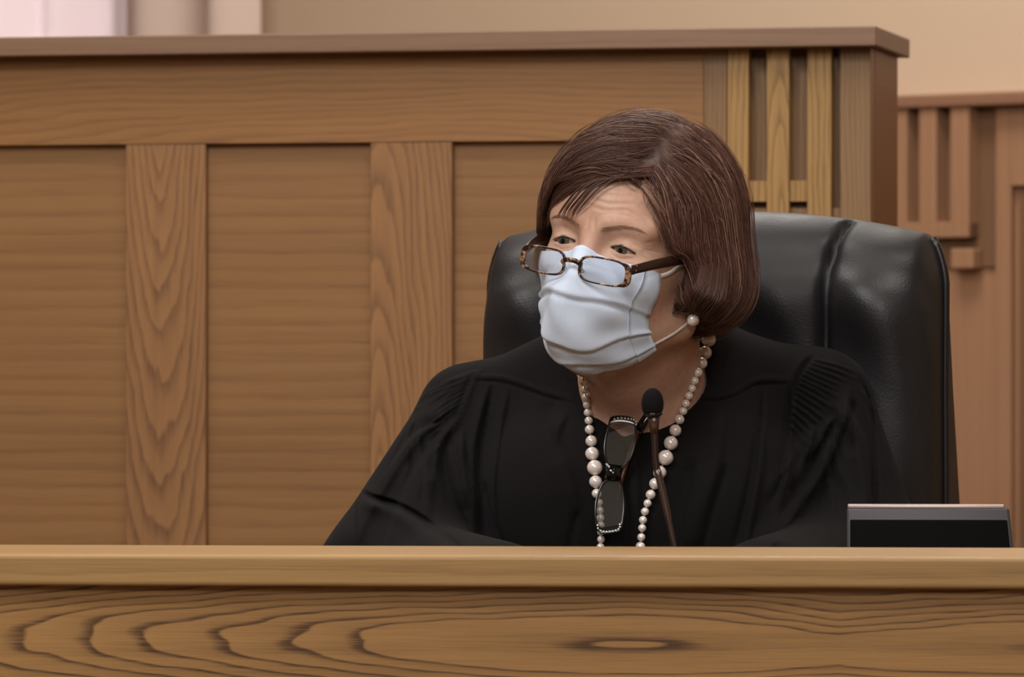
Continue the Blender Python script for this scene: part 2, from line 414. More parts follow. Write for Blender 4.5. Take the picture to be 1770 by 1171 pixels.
# eye openings
for s in (-1,1):
    ex=(X-s*.0322)*s
    up=.0012-.0036*(ex/.0135)**2-.0012*ex/.0135; lo=-.0044+.0026*(ex/.0135)**2-.0010*ex/.0135
    q=np.maximum(Z-up,lo-Z); q=np.maximum(q,np.abs(ex)-.0132); q=np.maximum(q,Y+.074)
    D=smax(D,-q,.0012)
    # crease above the lid
    D=smax(D,-(cap(X,Y,Z,(s*.0185,-.0885,.0038),(s*.032,-.0905,.0088),.0006,.0009)),.0022)
    D=smax(D,-(cap(X,Y,Z,(s*.032,-.0905,.0088),(s*.047,-.0815,.0035),.0009,.0006)),.0022)
V,Q=nets(D,xs,ys,zs); del WX,WY,WZ,X,Y,Z
bad=(np.linalg.norm((V-np.array([.0322,-.088,0]))*[1,.5,1.3],axis=1)<.017)|(np.linalg.norm((V-np.array([-.0322,-.088,0]))*[1,.5,1.3],axis=1)<.017)
V=lap(V,Q,3,.5,np.where(bad,.25,1.))
# forehead lines, crow's feet
Nn=vnorm(V,Q); dsp=np.zeros(len(V)); P2=V[:,[0,2]]*1000
fr=(V[:,1]<-.03)
for line,a,w in [([(-34,46),(-12,49),(10,47),(34,50),(48,44)],-.75,1.5),([(-30,38),(-8,42),(14,39),(36,43),(54,32)],-.9,1.5),([(-26,31),(-6,35),(10,32),(30,36),(50,30),(58,20)],-.8,1.5),
                 ([(6,27),(20,31),(38,31),(52,22)],-.6,1.3),([(-2,24),(-3,12)],-.9,1.4),([(4,22),(5,12)],-.7,1.3),([(50,8),(58,12)],-.5,1.1),([(50,2),(60,2)],-.5,1.1),([(49,-4),(58,-9)],-.5,1.1),
                 ([(20,-7),(32,-10.5),(44,-8)],-.7,1.2),([(20,-12),(32,-16),(46,-14)],-.6,1.3),([(-20,-7),(-32,-10.5),(-44,-8)],-.7,1.2)]:
    dd,pr,sd=pl_dist(P2,line); dsp+=np.where(fr,a*.001*np.exp(-(dd/w)**2)*np.sin(np.pi*np.clip(pr,.02,.98))**.5,0)
V=V+Nn*dsp[:,None]
body=mesh_obj('body',HA(V),Q,M['skin'],person)
BV=HA(V); BQ=Q
# eyes
gaze=np.array([-.02,-1,-.16])
for s in (-1,1):
    c=np.array([s*.0316,-.0758,-.0005]); g=gaze/np.linalg.norm(gaze)
    eb=MB().sphere(H(c),.0124,32,20).build('eyeball',M['eyewhite'],person)
    a=HR@g; u=np.cross(a,[0,0,1]); u/=np.linalg.norm(u); v=np.cross(u,a); RR=np.stack([u,v,a],1)
    prof=[(.0001,.00125+.0124)]+[(r,.0008+math.sqrt(.0124**2-r*r)) for r in (.001,.0025,.004,.0052,.0058)]+[(.0061,.0105)]
    MB().lathe([p for p in prof if p[0]>.0018]+[],H(c),28,RR).build('iris',M['iris'],eb)
    MB().lathe([(.00001,.0134),(.001,.01335),(.0026,.0131)][::-1],H(c),20,RR).build('pupil',M['pupil'],eb)

# strand bundles as thin tubes
def strands(name,paths,r0,mat,parent,tones,taper=.25,label=None):
    P=np.asarray(paths,float); n,m,_=P.shape
    T=np.gradient(P,axis=1); T/=np.linalg.norm(T,axis=2,keepdims=True)+1e-12
    ref=np.array([.31,.87,.38]); U=np.cross(T,ref); U/=np.linalg.norm(U,axis=2,keepdims=True)+1e-12; Wv=np.cross(T,U)
    prof=np.interp(np.linspace(0,1,m),[0,.12,.6,1],[.5,1,1,taper]); R=(np.asarray(r0).reshape(-1,1)*prof[None,:])[...,None]
    rings=[P+R*(U*math.cos(a)+Wv*math.sin(a)) for a in (0,2.094,4.189)]
    Vv=np.stack(rings,2).reshape(-1,3)
    base=(np.arange(n)[:,None]*m+np.arange(m-1)[None,:])*3
    fs=[np.stack([base+k,base+(k+1)%3,base+3+(k+1)%3,base+3+k],-1).reshape(-1,4) for k in range(3)]
    o=mesh_obj(name,Vv,np.vstack(fs),mat,parent,label=label)
    at=o.data.attributes.new('tone','FLOAT','POINT'); at.data.foreach_set('value',np.repeat(np.asarray(tones,np.float32),m*3))
    return o
# ---- hair volume
def opening(x,y,z):
    e=(np.sqrt((x/.073)**2+((z+.020)/.093)**2)-1)*.075
    a=smax(e,y+.030,.006)
    b=smax(smax(y+.034,z-.004,.02),-1-0*x,.01)
    return smin(a,b,.008)
def hair_out(x,y,z):
    d=ell(x,y,z,(0,.009,.030),(.094,.112,.107))
    d=smin(d,ell(x,y,z,(.002,.030,-.020),(.103,.096,.064)),.03)
    d=smin(d,ell(x,y,z,(-.012,-.045,.050),(.060,.05,.053)),.02)
    return smax(d,-(z+.072-.022*np.clip((.035-y)/.05,0,1)),.02)
def hair_sdf(x,y,z): return smax(hair_out(x,y,z),-opening(x,y,z),.008)
hx=axis(-.12,.0028,.12); hy=axis(-.125,.0028,.15); hz=axis(-.09,.0028,.15)
X,Y,Z=np.meshgrid(hx,hy,hz,indexing='ij')
Dh=hair_sdf(X,Y,Z)+.0055
Dh=smax(Dh,-ell(X,Y,Z,(0,.02,-.09),(.062,.06,.06)),.01)
V,Q=nets(Dh,hx,hy,hz); V=lap(V,Q,2)
a=np.sin(V[:,0]*260+V[:,1]*90)*np.sin(V[:,1]*210+V[:,2]*60); V+=vnorm(V,Q)*(a*.0008)[:,None]
hair=mesh_obj('hair',HA(V),Q,M['hair'],person)
at=hair.data.attributes.new('tone','FLOAT','POINT'); at.data.foreach_set('value',np.full(len(V),.12,np.float32))
def grad(fn,p,e=.0008):
    x,y,z=p.T; g=np.stack([fn(x+e,y,z)-fn(x-e,y,z),fn(x,y+e,z)-fn(x,y-e,z),fn(x,y,z+e)-fn(x,y,z-e)],1)
    return g/(np.linalg.norm(g,axis=1,keepdims=True)+1e-12)
def unit(a): return a/(np.linalg.norm(a,axis=1,keepdims=True)+1e-12)
NS=27000; NP=15
th=RNG.random(NS)*2*np.pi; zz=RNG.uniform(-.8,1,NS); rr=np.sqrt(1-zz**2)
p=np.stack([rr*np.cos(th)*.1,rr*np.sin(th)*.115,zz*.11+.02],1)
for _ in range(6): p-=grad(hair_sdf,p)*hair_sdf(*p.T)[:,None]
depth=RNG.uniform(-.0015,.0035,NS); fly=RNG.random(NS)<.05
depth[fly]-=RNG.uniform(.001,.006,fly.sum())
L=RNG.uniform(.05,.11,NS); step=L/NP
jit=RNG.normal(0,.10,(NS,3)); paths=[]
def flow(p,jit):
    x,y,z=p.T
    partx=.040-.25*np.clip(y+.05,0,.1)
    s=np.tanh((x-partx)/.012)
    top=np.clip((z-.035)/.06,0,1)
    R=np.stack([.75+0*x,.45-.3*(1-top),-.55-.8*(1-top)],1); Lf=np.stack([-.95+0*x,-.28+0*x,-.25-1.0*(1-top)],1)
    d=np.where(s[:,None]>0,R,Lf)
    bk=np.clip((y-.03)/.05,0,1)[:,None]; d=d*(1-bk)+np.array([0,.35,-1.])*bk+np.stack([np.sign(x)*.3,0*x,0*x],1)*bk
    low=np.clip((-.015-z)/.04,0,1)[:,None]; d=d+low*np.stack([-np.sign(x)*.2,-.75+0*x,-.2+0*x],1)
    d=d+jit+.28*np.stack([np.sin(z*130+x*60),np.sin(x*120+z*70),np.sin(y*140+x*50)],1)*.7
    g=grad(hair_sdf,p,.002); d=d-g*(d*g).sum(1,keepdims=True)
    op=opening(x,y,z); go=grad(opening,p,.002); near=np.clip(1-(op-.001)/.008,0,1)[:,None]
    c=np.minimum((d*go).sum(1,keepdims=True),0); d=d-go*c*near
    return unit(d)
for k in range(NP):
    paths.append(p.copy()); p=p+flow(p,jit)*step[:,None]
    lev=-depth*np.ones(NS)+(.0035 if k==0 else 0)*-1
    for _ in range(2): p=p-grad(hair_sdf,p)*((hair_sdf(*p.T)-(-depth))*.9)[:,None]
P=np.stack(paths,1)
ok=(P[:,:,2].min(1)>-.085)
P=P[ok]; n=len(P)
clump=.5+.5*np.sin(P[:,0,0]*420+P[:,0,1]*300)*np.sin(P[:,0,2]*380+P[:,0,0]*150)
tone=np.clip(RNG.beta(2,3.2,n)*.75+.22*clump,0,1); grey=RNG.random(n)<.05; tone[grey]=RNG.uniform(.8,1,grey.sum())
strands('hair_strands',HA(P.reshape(-1,3)).reshape(P.shape),RNG.uniform(.00013,.00032,n),M['hair'],hair,tone)
# fringe strands and wisps on the forehead and temple
def guide_strands(guides,cnt,spread,r,tone_rng,jit=.0012,npt=14):
    out=[];tn=[]
    G=[interp(g,npt) for g in guides]
    for i in range(cnt):
        t=random.random()*(len(G)-1); a=int(min(t,len(G)-2)); u=t-a
        q=G[a]*(1-u)+G[a+1]*u; lf=random.uniform(.75,1.0)
        q=np.array([q[0]+(interp(q,30)[min(29,int(29*lf*k/(npt-1)))]-q[0]) for k in range(npt)]) if lf<.98 else q
        s=np.linspace(.2,1,npt)[:,None]
        q=q+RNG.normal(0,spread,3)*s+np.stack([np.sin(np.linspace(0,4,npt)+random.random()*6)*jit*random.random() for _ in range(3)],1)*s
        out.append(q); tn.append(random.uniform(*tone_rng))
    return np.array(out),tn
def L3(px,py,dy):                 # head-frame point from where it is seen, dy = head frame depth
    Y=5.0
    for _ in range(4):
        w=W(px,py,Y); h=toH(w); Y+= (dy-h[1])*.9
    return toH(W(px,py,Y))
frs=[]; t1=[]
for tipx,tipy,rx,n_ in ((964,380,996,16),(971,391,1003,20),(978,384,1012,14),(987,387,1020,22),(994,376,1030,12)):
    g=[L3(rx+50,300,-.092),L3(rx+8,322,-.100),L3((rx*.55+tipx*.45),346,-.103),L3(tipx+3,368,-.1015),L3(tipx,tipy,-.0985)]
    g2=[q+np.array([.0035,0,.0008])*(1-k/4.3) for k,q in enumerate(g)]
    a_,t_=guide_strands([g,g2],n_,.0006,.0003,(.1,.5),.0006); frs.append(a_); t1+=t_
a1=np.concatenate(frs)
sweep=[[L3(1130,285,-.075),L3(1070,290,-.090),L3(1010,300,-.092),L3(965,330,-.082),L3(946,390,-.066)],
       [L3(1128,305,-.077),L3(1075,308,-.093),L3(1020,318,-.095),L3(975,340,-.085),L3(951,388,-.068)]]
a2,t2=guide_strands(sweep,420,.0020,.0003,(.2,.8))
left=[[L3(1000,262,-.075),L3(960,300,-.07),L3(942,350,-.060),L3(940,425,-.050)],
      [L3(985,262,-.055),L3(945,310,-.05),L3(933,370,-.042),L3(936,432,-.040)]]
a3,t3=guide_strands(left,320,.0022,.0003,(.05,.5))
templ=[[L3(1120,318,-.083),L3(1140,345,-.075),L3(1165,390,-.062),L3(1188,440,-.045)],
       [L3(1108,322,-.087),L3(1128,350,-.082),L3(1150,385,-.070),L3(1178,425,-.052)]]
a4,t4=guide_strands(templ,230,.0016,.0003,(.35,1.))
curl=[[L3(1215,430,-.015),L3(1205,490,-.05),L3(1192,515,-.05),L3(1190,530,-.045),L3(1205,537,-.04)],
      [L3(1232,435,-.010),L3(1222,500,-.045),L3(1205,525,-.045),L3(1200,538,-.04),L3(1222,545,-.03)],
      [L3(1262,435,.010),L3(1255,510,-.03),L3(1235,540,-.03),L3(1222,548,-.025),L3(1240,552,-.015)]]
a5,t5=guide_strands(curl,420,.0022,.0003,(.0,.4))
fr_all=np.concatenate([a1,a2,a3,a4,a5]); ft=t1+t2+t3+t4+t5
strands('hair_wisps',HA(fr_all.reshape(-1,3)).reshape(fr_all.shape),RNG.uniform(.00016,.00036,len(fr_all)),M['hair'],hair,ft,.15)
# eyebrows
bt=BVHTree.FromPolygons([tuple(v) for v in BV],[tuple(int(i) for i in q) for q in BQ])
def on_body(px,py,back=0.):
    o=Vector((0,0,ZC)); d=Vector(W(px,py,1.))-o; d.normalize(); h=bt.ray_cast(o,d); return h
def brow(s):
    out=[];tn=[]
    for i in range(170):
        t=random.random(); x=s*(.0105+.037*t); z=.0135+.0080*math.sin(t*2.1)-.001+random.uniform(-.0022,.0022)*(1-.6*t)
        q=np.array([x,-.14,z]); r=bt.ray_cast(Vector(H(q)),Vector(HR@np.array([0,1,0])))
        if r[0] is None: continue
        a=toH(r[0]); nn=HR.T@np.array(r[1]); d=np.array([s*1.,.25,.55-.9*t]); d-=nn*d.dot(nn); d/=np.linalg.norm(d)
        ln=random.uniform(.004,.008)
        out.append([a+d*ln*k/5+nn*(.0003+.0005*math.sin(k/5*3)) for k in range(6)]); tn.append(random.random())
    A=np.array(out); return strands('eyebrow',HA(A.reshape(-1,3)).reshape(A.shape),np.full(len(A),.00013),M['brow'],person,tn,.3)
brow(-1); brow(1)
def lashes(s):
    out=[];tn=[]
    for i in range(90):
        e=-.0125+.0255*i/89; up=.0012-.0036*(e/.0135)**2-.0012*e/.0135
        rr_=bt.ray_cast(Vector(H((s*(.0322+e),-.14,up+.0010))),Vector(HR@np.array([0,1,0])))
        if rr_[0] is None: continue
        a=toH(rr_[0]); ln=random.uniform(.002,.0042)
        out.append([a+np.array([s*e*12*ln,-ln*.8,-.0008+ln*(-.5*k/5+.35*(k/5)**2)])*k/5 for k in range(6)]); tn.append(.0)
    A=np.array(out); return strands('eyelashes',HA(A.reshape(-1,3)).reshape(A.shape),np.full(len(A),.00016),M['hair'],person,tn,.3)
lashes(-1); lashes(1)

# ---- robe
xs=axis(-.24,.004,.48); ys=axis(4.74,.005,5.30); zs=axis(.56,.004,1.27)
X,Y,Z=np.meshgrid(xs,ys,zs,indexing='ij')
D=torso(X,Y,Z)
D=smin(D,cap(X,Y,Z,W(805,716,5.13),W(684,1010,5.02),.045,.078),.03)
D=smin(D,cap(X,Y,Z,W(690,1015,5.02),W(860,1050,4.86),.068,.062),.03)
D=smin(D,cap(X,Y,Z,W(1420,700,5.155),W(1488,1010,5.08),.050,.072),.03)
D=smin(D,cap(X,Y,Z,W(1480,1010,5.08),W(1330,1050,4.88),.072,.066),.03)
D=smin(D,ell(X,Y,Z,(W(1100,585,5)[0],5.10,.72),(.21,.16,.2)),.06)
D=smin(D,cap(X,Y,Z,W(1130,600,5.16),W(1120,700,5.15),.066,.09),.03)
XP=X*5/Y; ZP=ZC+(Z-ZC)*5/Y
def edge(a,b):                      # signed distance, positive on the right of a->b as seen
    A=W(*a,5.0)[[0,2]]; B=W(*b,5.0)[[0,2]]; d=B-A; n=np.array([-d[1],d[0]])/np.linalg.norm(d)
    return (XP-A[0])*n[0]+(ZP-A[1])*n[1]
e1=edge((1008,618),(1078,756)); e2=edge((1078,756),(1188,655)); e3=edge((1188,655),(1224,545))
vin=np.minimum(e1,np.minimum(e2,e3))
vcut=np.maximum(-vin,Y-5.14)
D=smax(D,-vcut,.004)
D=smax(D,-cap(X,Y,Z,nk0,nk1,.060,.062),.006)
D=smax(D,-(1.185+.0-Z)*0-1,.001) if False else D
D=np.maximum(D,.58-Z)
V,Q=nets(D,xs,ys,zs); V=lap(V,Q,3); del X,Y,Z,XP,ZP,D
tmp=mesh_obj('tmp',V,Q,None); md=tmp.modifiers.new('s','SUBSURF'); md.levels=1; md.render_levels=1
ev=tmp.evaluated_get(bpy.context.evaluated_depsgraph_get()); me=ev.to_mesh()
V=np.zeros(len(me.vertices)*3); me.vertices.foreach_get('co',V); V=V.reshape(-1,3).copy()
Q=np.zeros(len(me.polygons)*4,np.int32); me.polygons.foreach_get('vertices',Q); Q=Q.reshape(-1,4).copy()
ev.to_mesh_clear(); bpy.data.objects.remove(tmp)
N=vnorm(V,Q); front=np.clip(-N[:,1]*1.6+.25,0,1)
PX=np.stack([CX+V[:,0]/V[:,1]*F, CY-(V[:,2]-ZC)/V[:,1]*F],1)
dsp=np.zeros(len(V))
# (polyline in sight, height mm, width px): + ridge, - valley; 's' = step with one sharp side
FO=[ # left sleeve
 ([(800,690),(740,740),(690,800),(640,880),(600,960)],7,26),([(790,712),(735,775),(690,850),(650,960)],-8,22),
 ([(792,720),(765,760),(745,830),(735,930)],8,22),([(780,735),(770,800),(790,880),(830,958)],-7,16),
 ([(770,725),(720,745),(680,790),(640,850)],-6,12),([(760,745),(748,790),(752,830)],-6,9),([(800,740),(800,800),(812,880)],7,14),
 ([(612,850),(640,868),(700,890),(745,925),(790,962)],9,15),([(608,838),(640,856),(700,878),(750,910),(798,950)],-9,10),([(616,862),(613,960)],-7,9),
 ([(730,700),(700,722),(660,780)],6,12),
 # left pleats
 ([(854,662),(838,740),(832,800),(836,960)],-6,6),([(846,662),(826,740),(818,800),(822,960)],6,10),
 ([(880,665),(862,760),(852,860),(868,960)],5,14),([(838,830),(850,890),(880,960)],-6,9),
 ([(985,705),(960,760),(985,830),(1000,900)],5,22),([(960,690),(948,740),(975,800)],-5,18),([(1002,880),(985,960)],-3,8),
 # right pleats
 ([(1318,668),(1312,740),(1300,830),(1272,960)],-6,6),([(1326,668),(1322,740),(1312,830),(1286,960)],6,9),
 ([(1366,668),(1362,740),(1350,830),(1330,880)],-6,6),([(1374,668),(1370,740),(1358,840),(1340,900)],5,8),
 ([(1250,700),(1240,800),(1215,900),(1205,960)],6,24),([(1200,790),(1180,880),(1165,960)],-5,18),([(1260,800),(1230,890),(1212,960)],-5,12),
 # right sleeve
 ([(1470,665),(1460,720),(1440,780),(1400,850),(1340,930),(1310,962)],9,16),([(1445,725),(1425,770),(1385,840),(1345,900)],-10,13),
 ([(1410,735),(1395,780),(1370,850)],8,11),([(1455,690),(1480,740),(1495,800),(1500,960)],8,20),([(1440,700),(1450,760),(1430,850),(1400,960)],-8,17),
 ([(1485,650),(1505,700),(1515,800),(1512,960)],-8,9),([(1500,655),(1530,720),(1560,820),(1580,960)],7,16),([(1440,720),(1420,760),(1395,800)],7,9),
 ([(1480,690),(1470,740),(1478,790)],-5,10),
 # yoke seams (the cloth above lies over the cloth below)
 ([(812,657),(870,660),(940,683),(1000,700)],-2.6,3.2),([(812,649),(870,651),(940,674),(1000,690)],1.6,6),
 ([(1200,690),(1240,692),(1275,682),(1310,664),(1372,663)],-2.6,3.2),([(1200,681),(1240,683),(1275,673),(1310,655),(1372,654)],1.6,6),
 # armholes
 ([(828,632),(812,657),(796,700),(786,735)],-3,4),([(1412,612),(1388,640),(1374,680),(1364,742)],-3.4,4),
 ([(1402,608),(1378,638),(1364,680)],2,6),([(838,632),(822,657),(806,700),(796,735)],2,6),
 # collar band
 ([(992,640),(1020,690),(1058,745)],2,7),([(975,640),(1005,700),(1040,752)],-1.6,4),([(1250,590),(1222,650),(1160,718)],2,7),([(1264,590),(1238,655),(1190,712)],-1.6,4),
 ([(1075,752),(1085,820),(1080,962)],-5,6),([(1090,755),(1102,820),(1100,962)],4,12)]
def sleeve_folds(starts,ends,n,amp):
    A=interp(starts,n); B=interp(ends,n)
    for i in range(n):
        a,b=A[i]+RNG.normal(0,3,2),B[i]+RNG.normal(0,6,2); t_=RNG.uniform(.75,1.); b=a+(b-a)*t_
        nrm=np.array([-(b-a)[1],(b-a)[0]])/np.linalg.norm(b-a); m1=a+(b-a)*.35+nrm*RNG.normal(0,7); m2=a+(b-a)*.7+nrm*RNG.normal(0,8)
        FO.append(([tuple(a),tuple(m1),tuple(m2),tuple(b)],amp*RNG.uniform(.6,1.25),RNG.uniform(7,13)))
sleeve_folds([(745,672),(722,690),(722,715),(738,742),(762,757),(792,750)],[(615,835),(640,850),(690,880),(745,905),(790,930),(818,950)],9,4.2)
sleeve_folds([(1478,655),(1468,680),(1452,705),(1430,730),(1400,748),(1380,752)],[(1575,900),(1545,960),(1490,960),(1430,950),(1370,930),(1335,900)],10,4.6)
for line,a,w in FO:
    ln=interp(line,16); dd,pr,sd=pl_dist(PX,ln)
    e=np.clip(pr/.15,0,1)*np.clip((1-pr)/.25+ (.6 if line[-1][1]>940 else 0),0,1)
    wd=np.where(sd>0,w*1.5,w*.42)*(.55+.6*pr)
    dsp+=1.25*a*.001*np.exp(-(dd/wd)**2)*e
# small gathers along both armholes
def gathers(edge_line,out,n,amp,wpx):
    A=interp(edge_line,n); 
    for i in range(n):
        o=out[0]*(1-i/(n-1))+out[1]*(i/(n-1)); b=A[i]+o*random.uniform(.75,1.15); m=(A[i]+b)/2+np.array([0,-3*random.random()])
        dd,pr,sd=pl_dist(PX,[A[i],m,b]); dsp[:]+=amp*.001*np.exp(-(dd/wpx)**2)*np.clip((1-pr)*3,0,1)
gathers([(822,642),(808,665),(798,700),(790,738)],(np.array([-80,28]),np.array([-46,52])),14,3.6,2.5)
gathers([(1410,622),(1388,650),(1376,685),(1368,738)],(np.array([92,30]),np.array([38,46])),14,3.4,2.6)
V=V+np.array([0,-1,0])*(dsp*front)[:,None]
robe=mesh_obj('robe',V,Q,M['robe'],person,label='black pleated robe with gathered sleeves')
RV=V
rt=BVHTree.FromPolygons([tuple(v) for v in RV],[tuple(int(i) for i in q) for q in Q])
def surf(px,py):
    o=Vector((0,0,ZC)); d=Vector(W(px,py,1.))-o; d.normalize(); best=None
    for t_ in (bt,rt):
        h=t_.ray_cast(o,d)
        if h[0] is not None and (best is None or h[3]<best[3]): best=h
    return best

# ---- face mask
mask=thing('face_mask','pleated pale blue cloth face mask over nose and mouth with white ear loops','face mask',tuple(H((0,-.1,-.06))))
Ct=[(0,-.1035,-.004),(0,-.116,-.022),(0,-.126,-.046),(0,-.125,-.066),(0,-.120,-.086),(0,-.107,-.103),(0,-.088,-.115),(0,-.070,-.119)]
Et=[(.0565,-.061,-.019),(.0570,-.060,-.034),(.0565,-.059,-.050),(.0575,-.057,-.064),(.0555,-.053,-.072),(.0575,-.046,-.080),(.058,-.038,-.086),(.057,-.034,-.0885)]
NT_,NSs=70,64
C_=interp(Ct,NT_); E_=interp(Et,NT_)
def mask_pt(i,s):
    t=i/(NT_-1); c=C_[i]; e=E_[i]; a=abs(s); sg=1 if s>=0 else -1
    nose=math.exp(-((t-.08)/.17)**2)
    k=1.7-.6*nose
    yy=(1-(1-a**k)**.8) if a<1 else 1.
    x=e[0]*a; 
    y=c[1]+(e[1]-c[1])*yy
    zb=a**(1.5+2.2*max(0,t-.5)/.5)
    if t<.3: zb=zb*t/.3+(1-t/.3)*(a**.75)
    z=c[2]+(e[2]-c[2])*zb
    return np.array([sg*x,y,z])
G=np.array([[mask_pt(i,-1+2*j/(NSs-1)) for j in range(NSs)] for i in range(NT_)])
# fold steps: three pleats, plus soft creases
for _ in range(4):
    g_=G.reshape(-1,3); dd_=head_sdf(*g_.T); gr_=np.stack([head_sdf(g_[:,0]+e*(k==0),g_[:,1]+e*(k==1),g_[:,2]+e*(k==2)) for k in range(3) for e in (.001,-.001)],1)
    gr_=np.stack([gr_[:,0]-gr_[:,1],gr_[:,2]-gr_[:,3],gr_[:,4]-gr_[:,5]],1); gr_/=np.linalg.norm(gr_,axis=1,keepdims=True)+1e-9
    G=(g_+gr_*np.maximum(.0022-dd_,0)[:,None]).reshape(G.shape)
for _ in range(4): G[1:-1,1:-1]=(G[1:-1,1:-1]*2+G[:-2,1:-1]+G[2:,1:-1]+G[1:-1,:-2]+G[1:-1,2:])/6
gu=np.gradient(G,axis=0); gv=np.gradient(G,axis=1); GN=np.cross(gv,gu); GN/=np.linalg.norm(GN,axis=2,keepdims=True)
if GN[NT_//2,NSs//2,1]>0: GN=-GN
ti=np.linspace(0,1,NT_)[:,None]; si=np.linspace(-1,1,NSs)[None,:]
ds=np.zeros((NT_,NSs))
for t0,bow,amp in ((.36,-.05,.0028),(.62,.07,.0034),(.80,.05,.0030)):
    q=ti-(t0+bow*(1-si**2)+.018*np.sin(si*5+t0*20))
    ds+=amp*np.where(q<0,np.exp(-(-q/.075)**1.3),np.exp(-(q/.014)**2)) - amp*.6*np.exp(-((q-.03)/.02)**2)
ds+=.0011*np.sin(si*9+ti*7)*np.exp(-((ti-.45)/.3)**2)+.0009*np.sin(ti*16-si*8)
ds+=.0022*np.exp(-(((si+.62)*.9+(ti-.15)*.5)/.06)**2)*np.exp(-((ti-.18)/.12)**2)
ds-=.003*np.exp(-(((si+.55)*1+(ti-.45)*.9)/.08)**2)*np.exp(-((ti-.45)/.14)**2)
G=G+GN*ds[...,None]
VV=np.concatenate([G.reshape(-1,3),(G-GN*.0012).reshape(-1,3)]); n0=NT_*NSs; Fq=[]
for i in range(NT_-1):
    for j in range(NSs-1):
        a=i*NSs+j; Fq.append((a,a+NSs,a+NSs+1,a+1)); Fq.append((n0+a,n0+a+1,n0+a+NSs+1,n0+a+NSs))
for i in range(NT_-1):
    for j in (0,NSs-1): a=i*NSs+j; Fq.append((a,a+NSs,n0+a+NSs,n0+a)[::(1 if j else -1)])
for j in range(NSs-1):
    for i in (0,NT_-1): a=i*NSs+j; Fq.append((a,a+1,n0+a+1,n0+a)[::(1 if i==0 else -1)])
mesh_obj('mask_panel',HA(VV),Fq,M['mask'],mask)
for s in (1,-1):          # stitched side hems
    js=[NSs-1-k if s>0 else k for k in range(6)]
    b=MB(); rows=[]
    for i in range(0,NT_):
        for k in js: rows.append(G[i,k]+GN[i,k]*.0009)
    for i in range(0,NT_):
        for k in js: rows.append(G[i,k]-GN[i,k]*.0002)
    n1=NT_*6; fs=[]
    for i in range(NT_-1):
        for k in range(5):
            a=i*6+k; fs+= [(a,a+1,a+7,a+6),(n1+a,n1+a+6,n1+a+7,n1+a+1)]
        for k in (0,5): a=i*6+k; fs.append((a,a+6,n1+a+6,n1+a))
    b.add([H(r) for r in rows],fs); b.build('hem',M['maskedge'],mask)
    sgn=s
    up=interp([(sgn*.0595,-.062,-.0205),(sgn*.0665,-.050,-.0155),(sgn*.0715,-.038,-.008),(sgn*.0775,-.020,.002),(sgn*.082,0,.012)],24)
    lo=interp([(sgn*.0585,-.0385,-.085),(sgn*.068,-.022,-.070),(sgn*.0735,-.010,-.056),(sgn*.079,.003,-.04),(sgn*.084,.012,-.02)],24)
    for pth in (up,lo):
        rt_pts=[]
        nr=[]
        for q in pth:
            h=bt.find_nearest(Vector(H(q))); nr.append(np.array(h[1])); 
            hp=np.array(h[0])+np.array(h[1])*.0011; rt_pts.append(hp if np.linalg.norm(hp-H(q))<.02 else H(q))
        rt_pts=np.array(rt_pts); sm=rt_pts.copy()
        for _ in range(6): sm[1:-1]=(sm[:-2]+sm[1:-1]*2+sm[2:])/4
        MB().strip(sm,nr,.0042 if pth is up else .003,.0013).build('ear_loop',M['elastic'],mask)

# ---- eyeglasses worn low on the nose
def rounded(w,h,n=48,p=3.2,skew=0.):
    out=[]
    for k in range(n):
        a=2*math.pi*k/n; c,s_=math.cos(a),math.sin(a)
        out.append((w/2*math.copysign(abs(c)**(2/p),c), h/2*math.copysign(abs(s_)**(2/p),s_)+skew*w/2*math.copysign(abs(c)**(2/p),c)*0))
    return np.array(out)
def ringframe(b,inner,outer,fn,th):      # closed rim between two outlines
    n=len(inner); V=[fn(*p,-th/2) for p in outer]+[fn(*p,-th/2) for p in inner]+[fn(*p,th/2) for p in outer]+[fn(*p,th/2) for p in inner]
    Fc=[]
    for k in range(n):
        m=(k+1)%n; Fc+=[(k,m,n+m,n+k),(2*n+k,3*n+k,3*n+m,2*n+m),(k,2*n+k,2*n+m,m),(n+k,n+m,3*n+m,3*n+k)]
    b.add(V,Fc)
gl=thing('eyeglasses','tortoiseshell rectangular reading glasses worn low over the face mask','eyeglasses',tuple(H((0,-.125,-.02))))
def gfn(side):
    wr=rad(7)*side
    def fn(u,v,d):        # lens plane in the head frame
        x=.0022+side*.0322+u*math.cos(wr); y=-.1245+abs(side*.0322+u)*.14+d
        z=-.0245+v-.02*x
        return H((x,y-.10*v,z))
    return fn
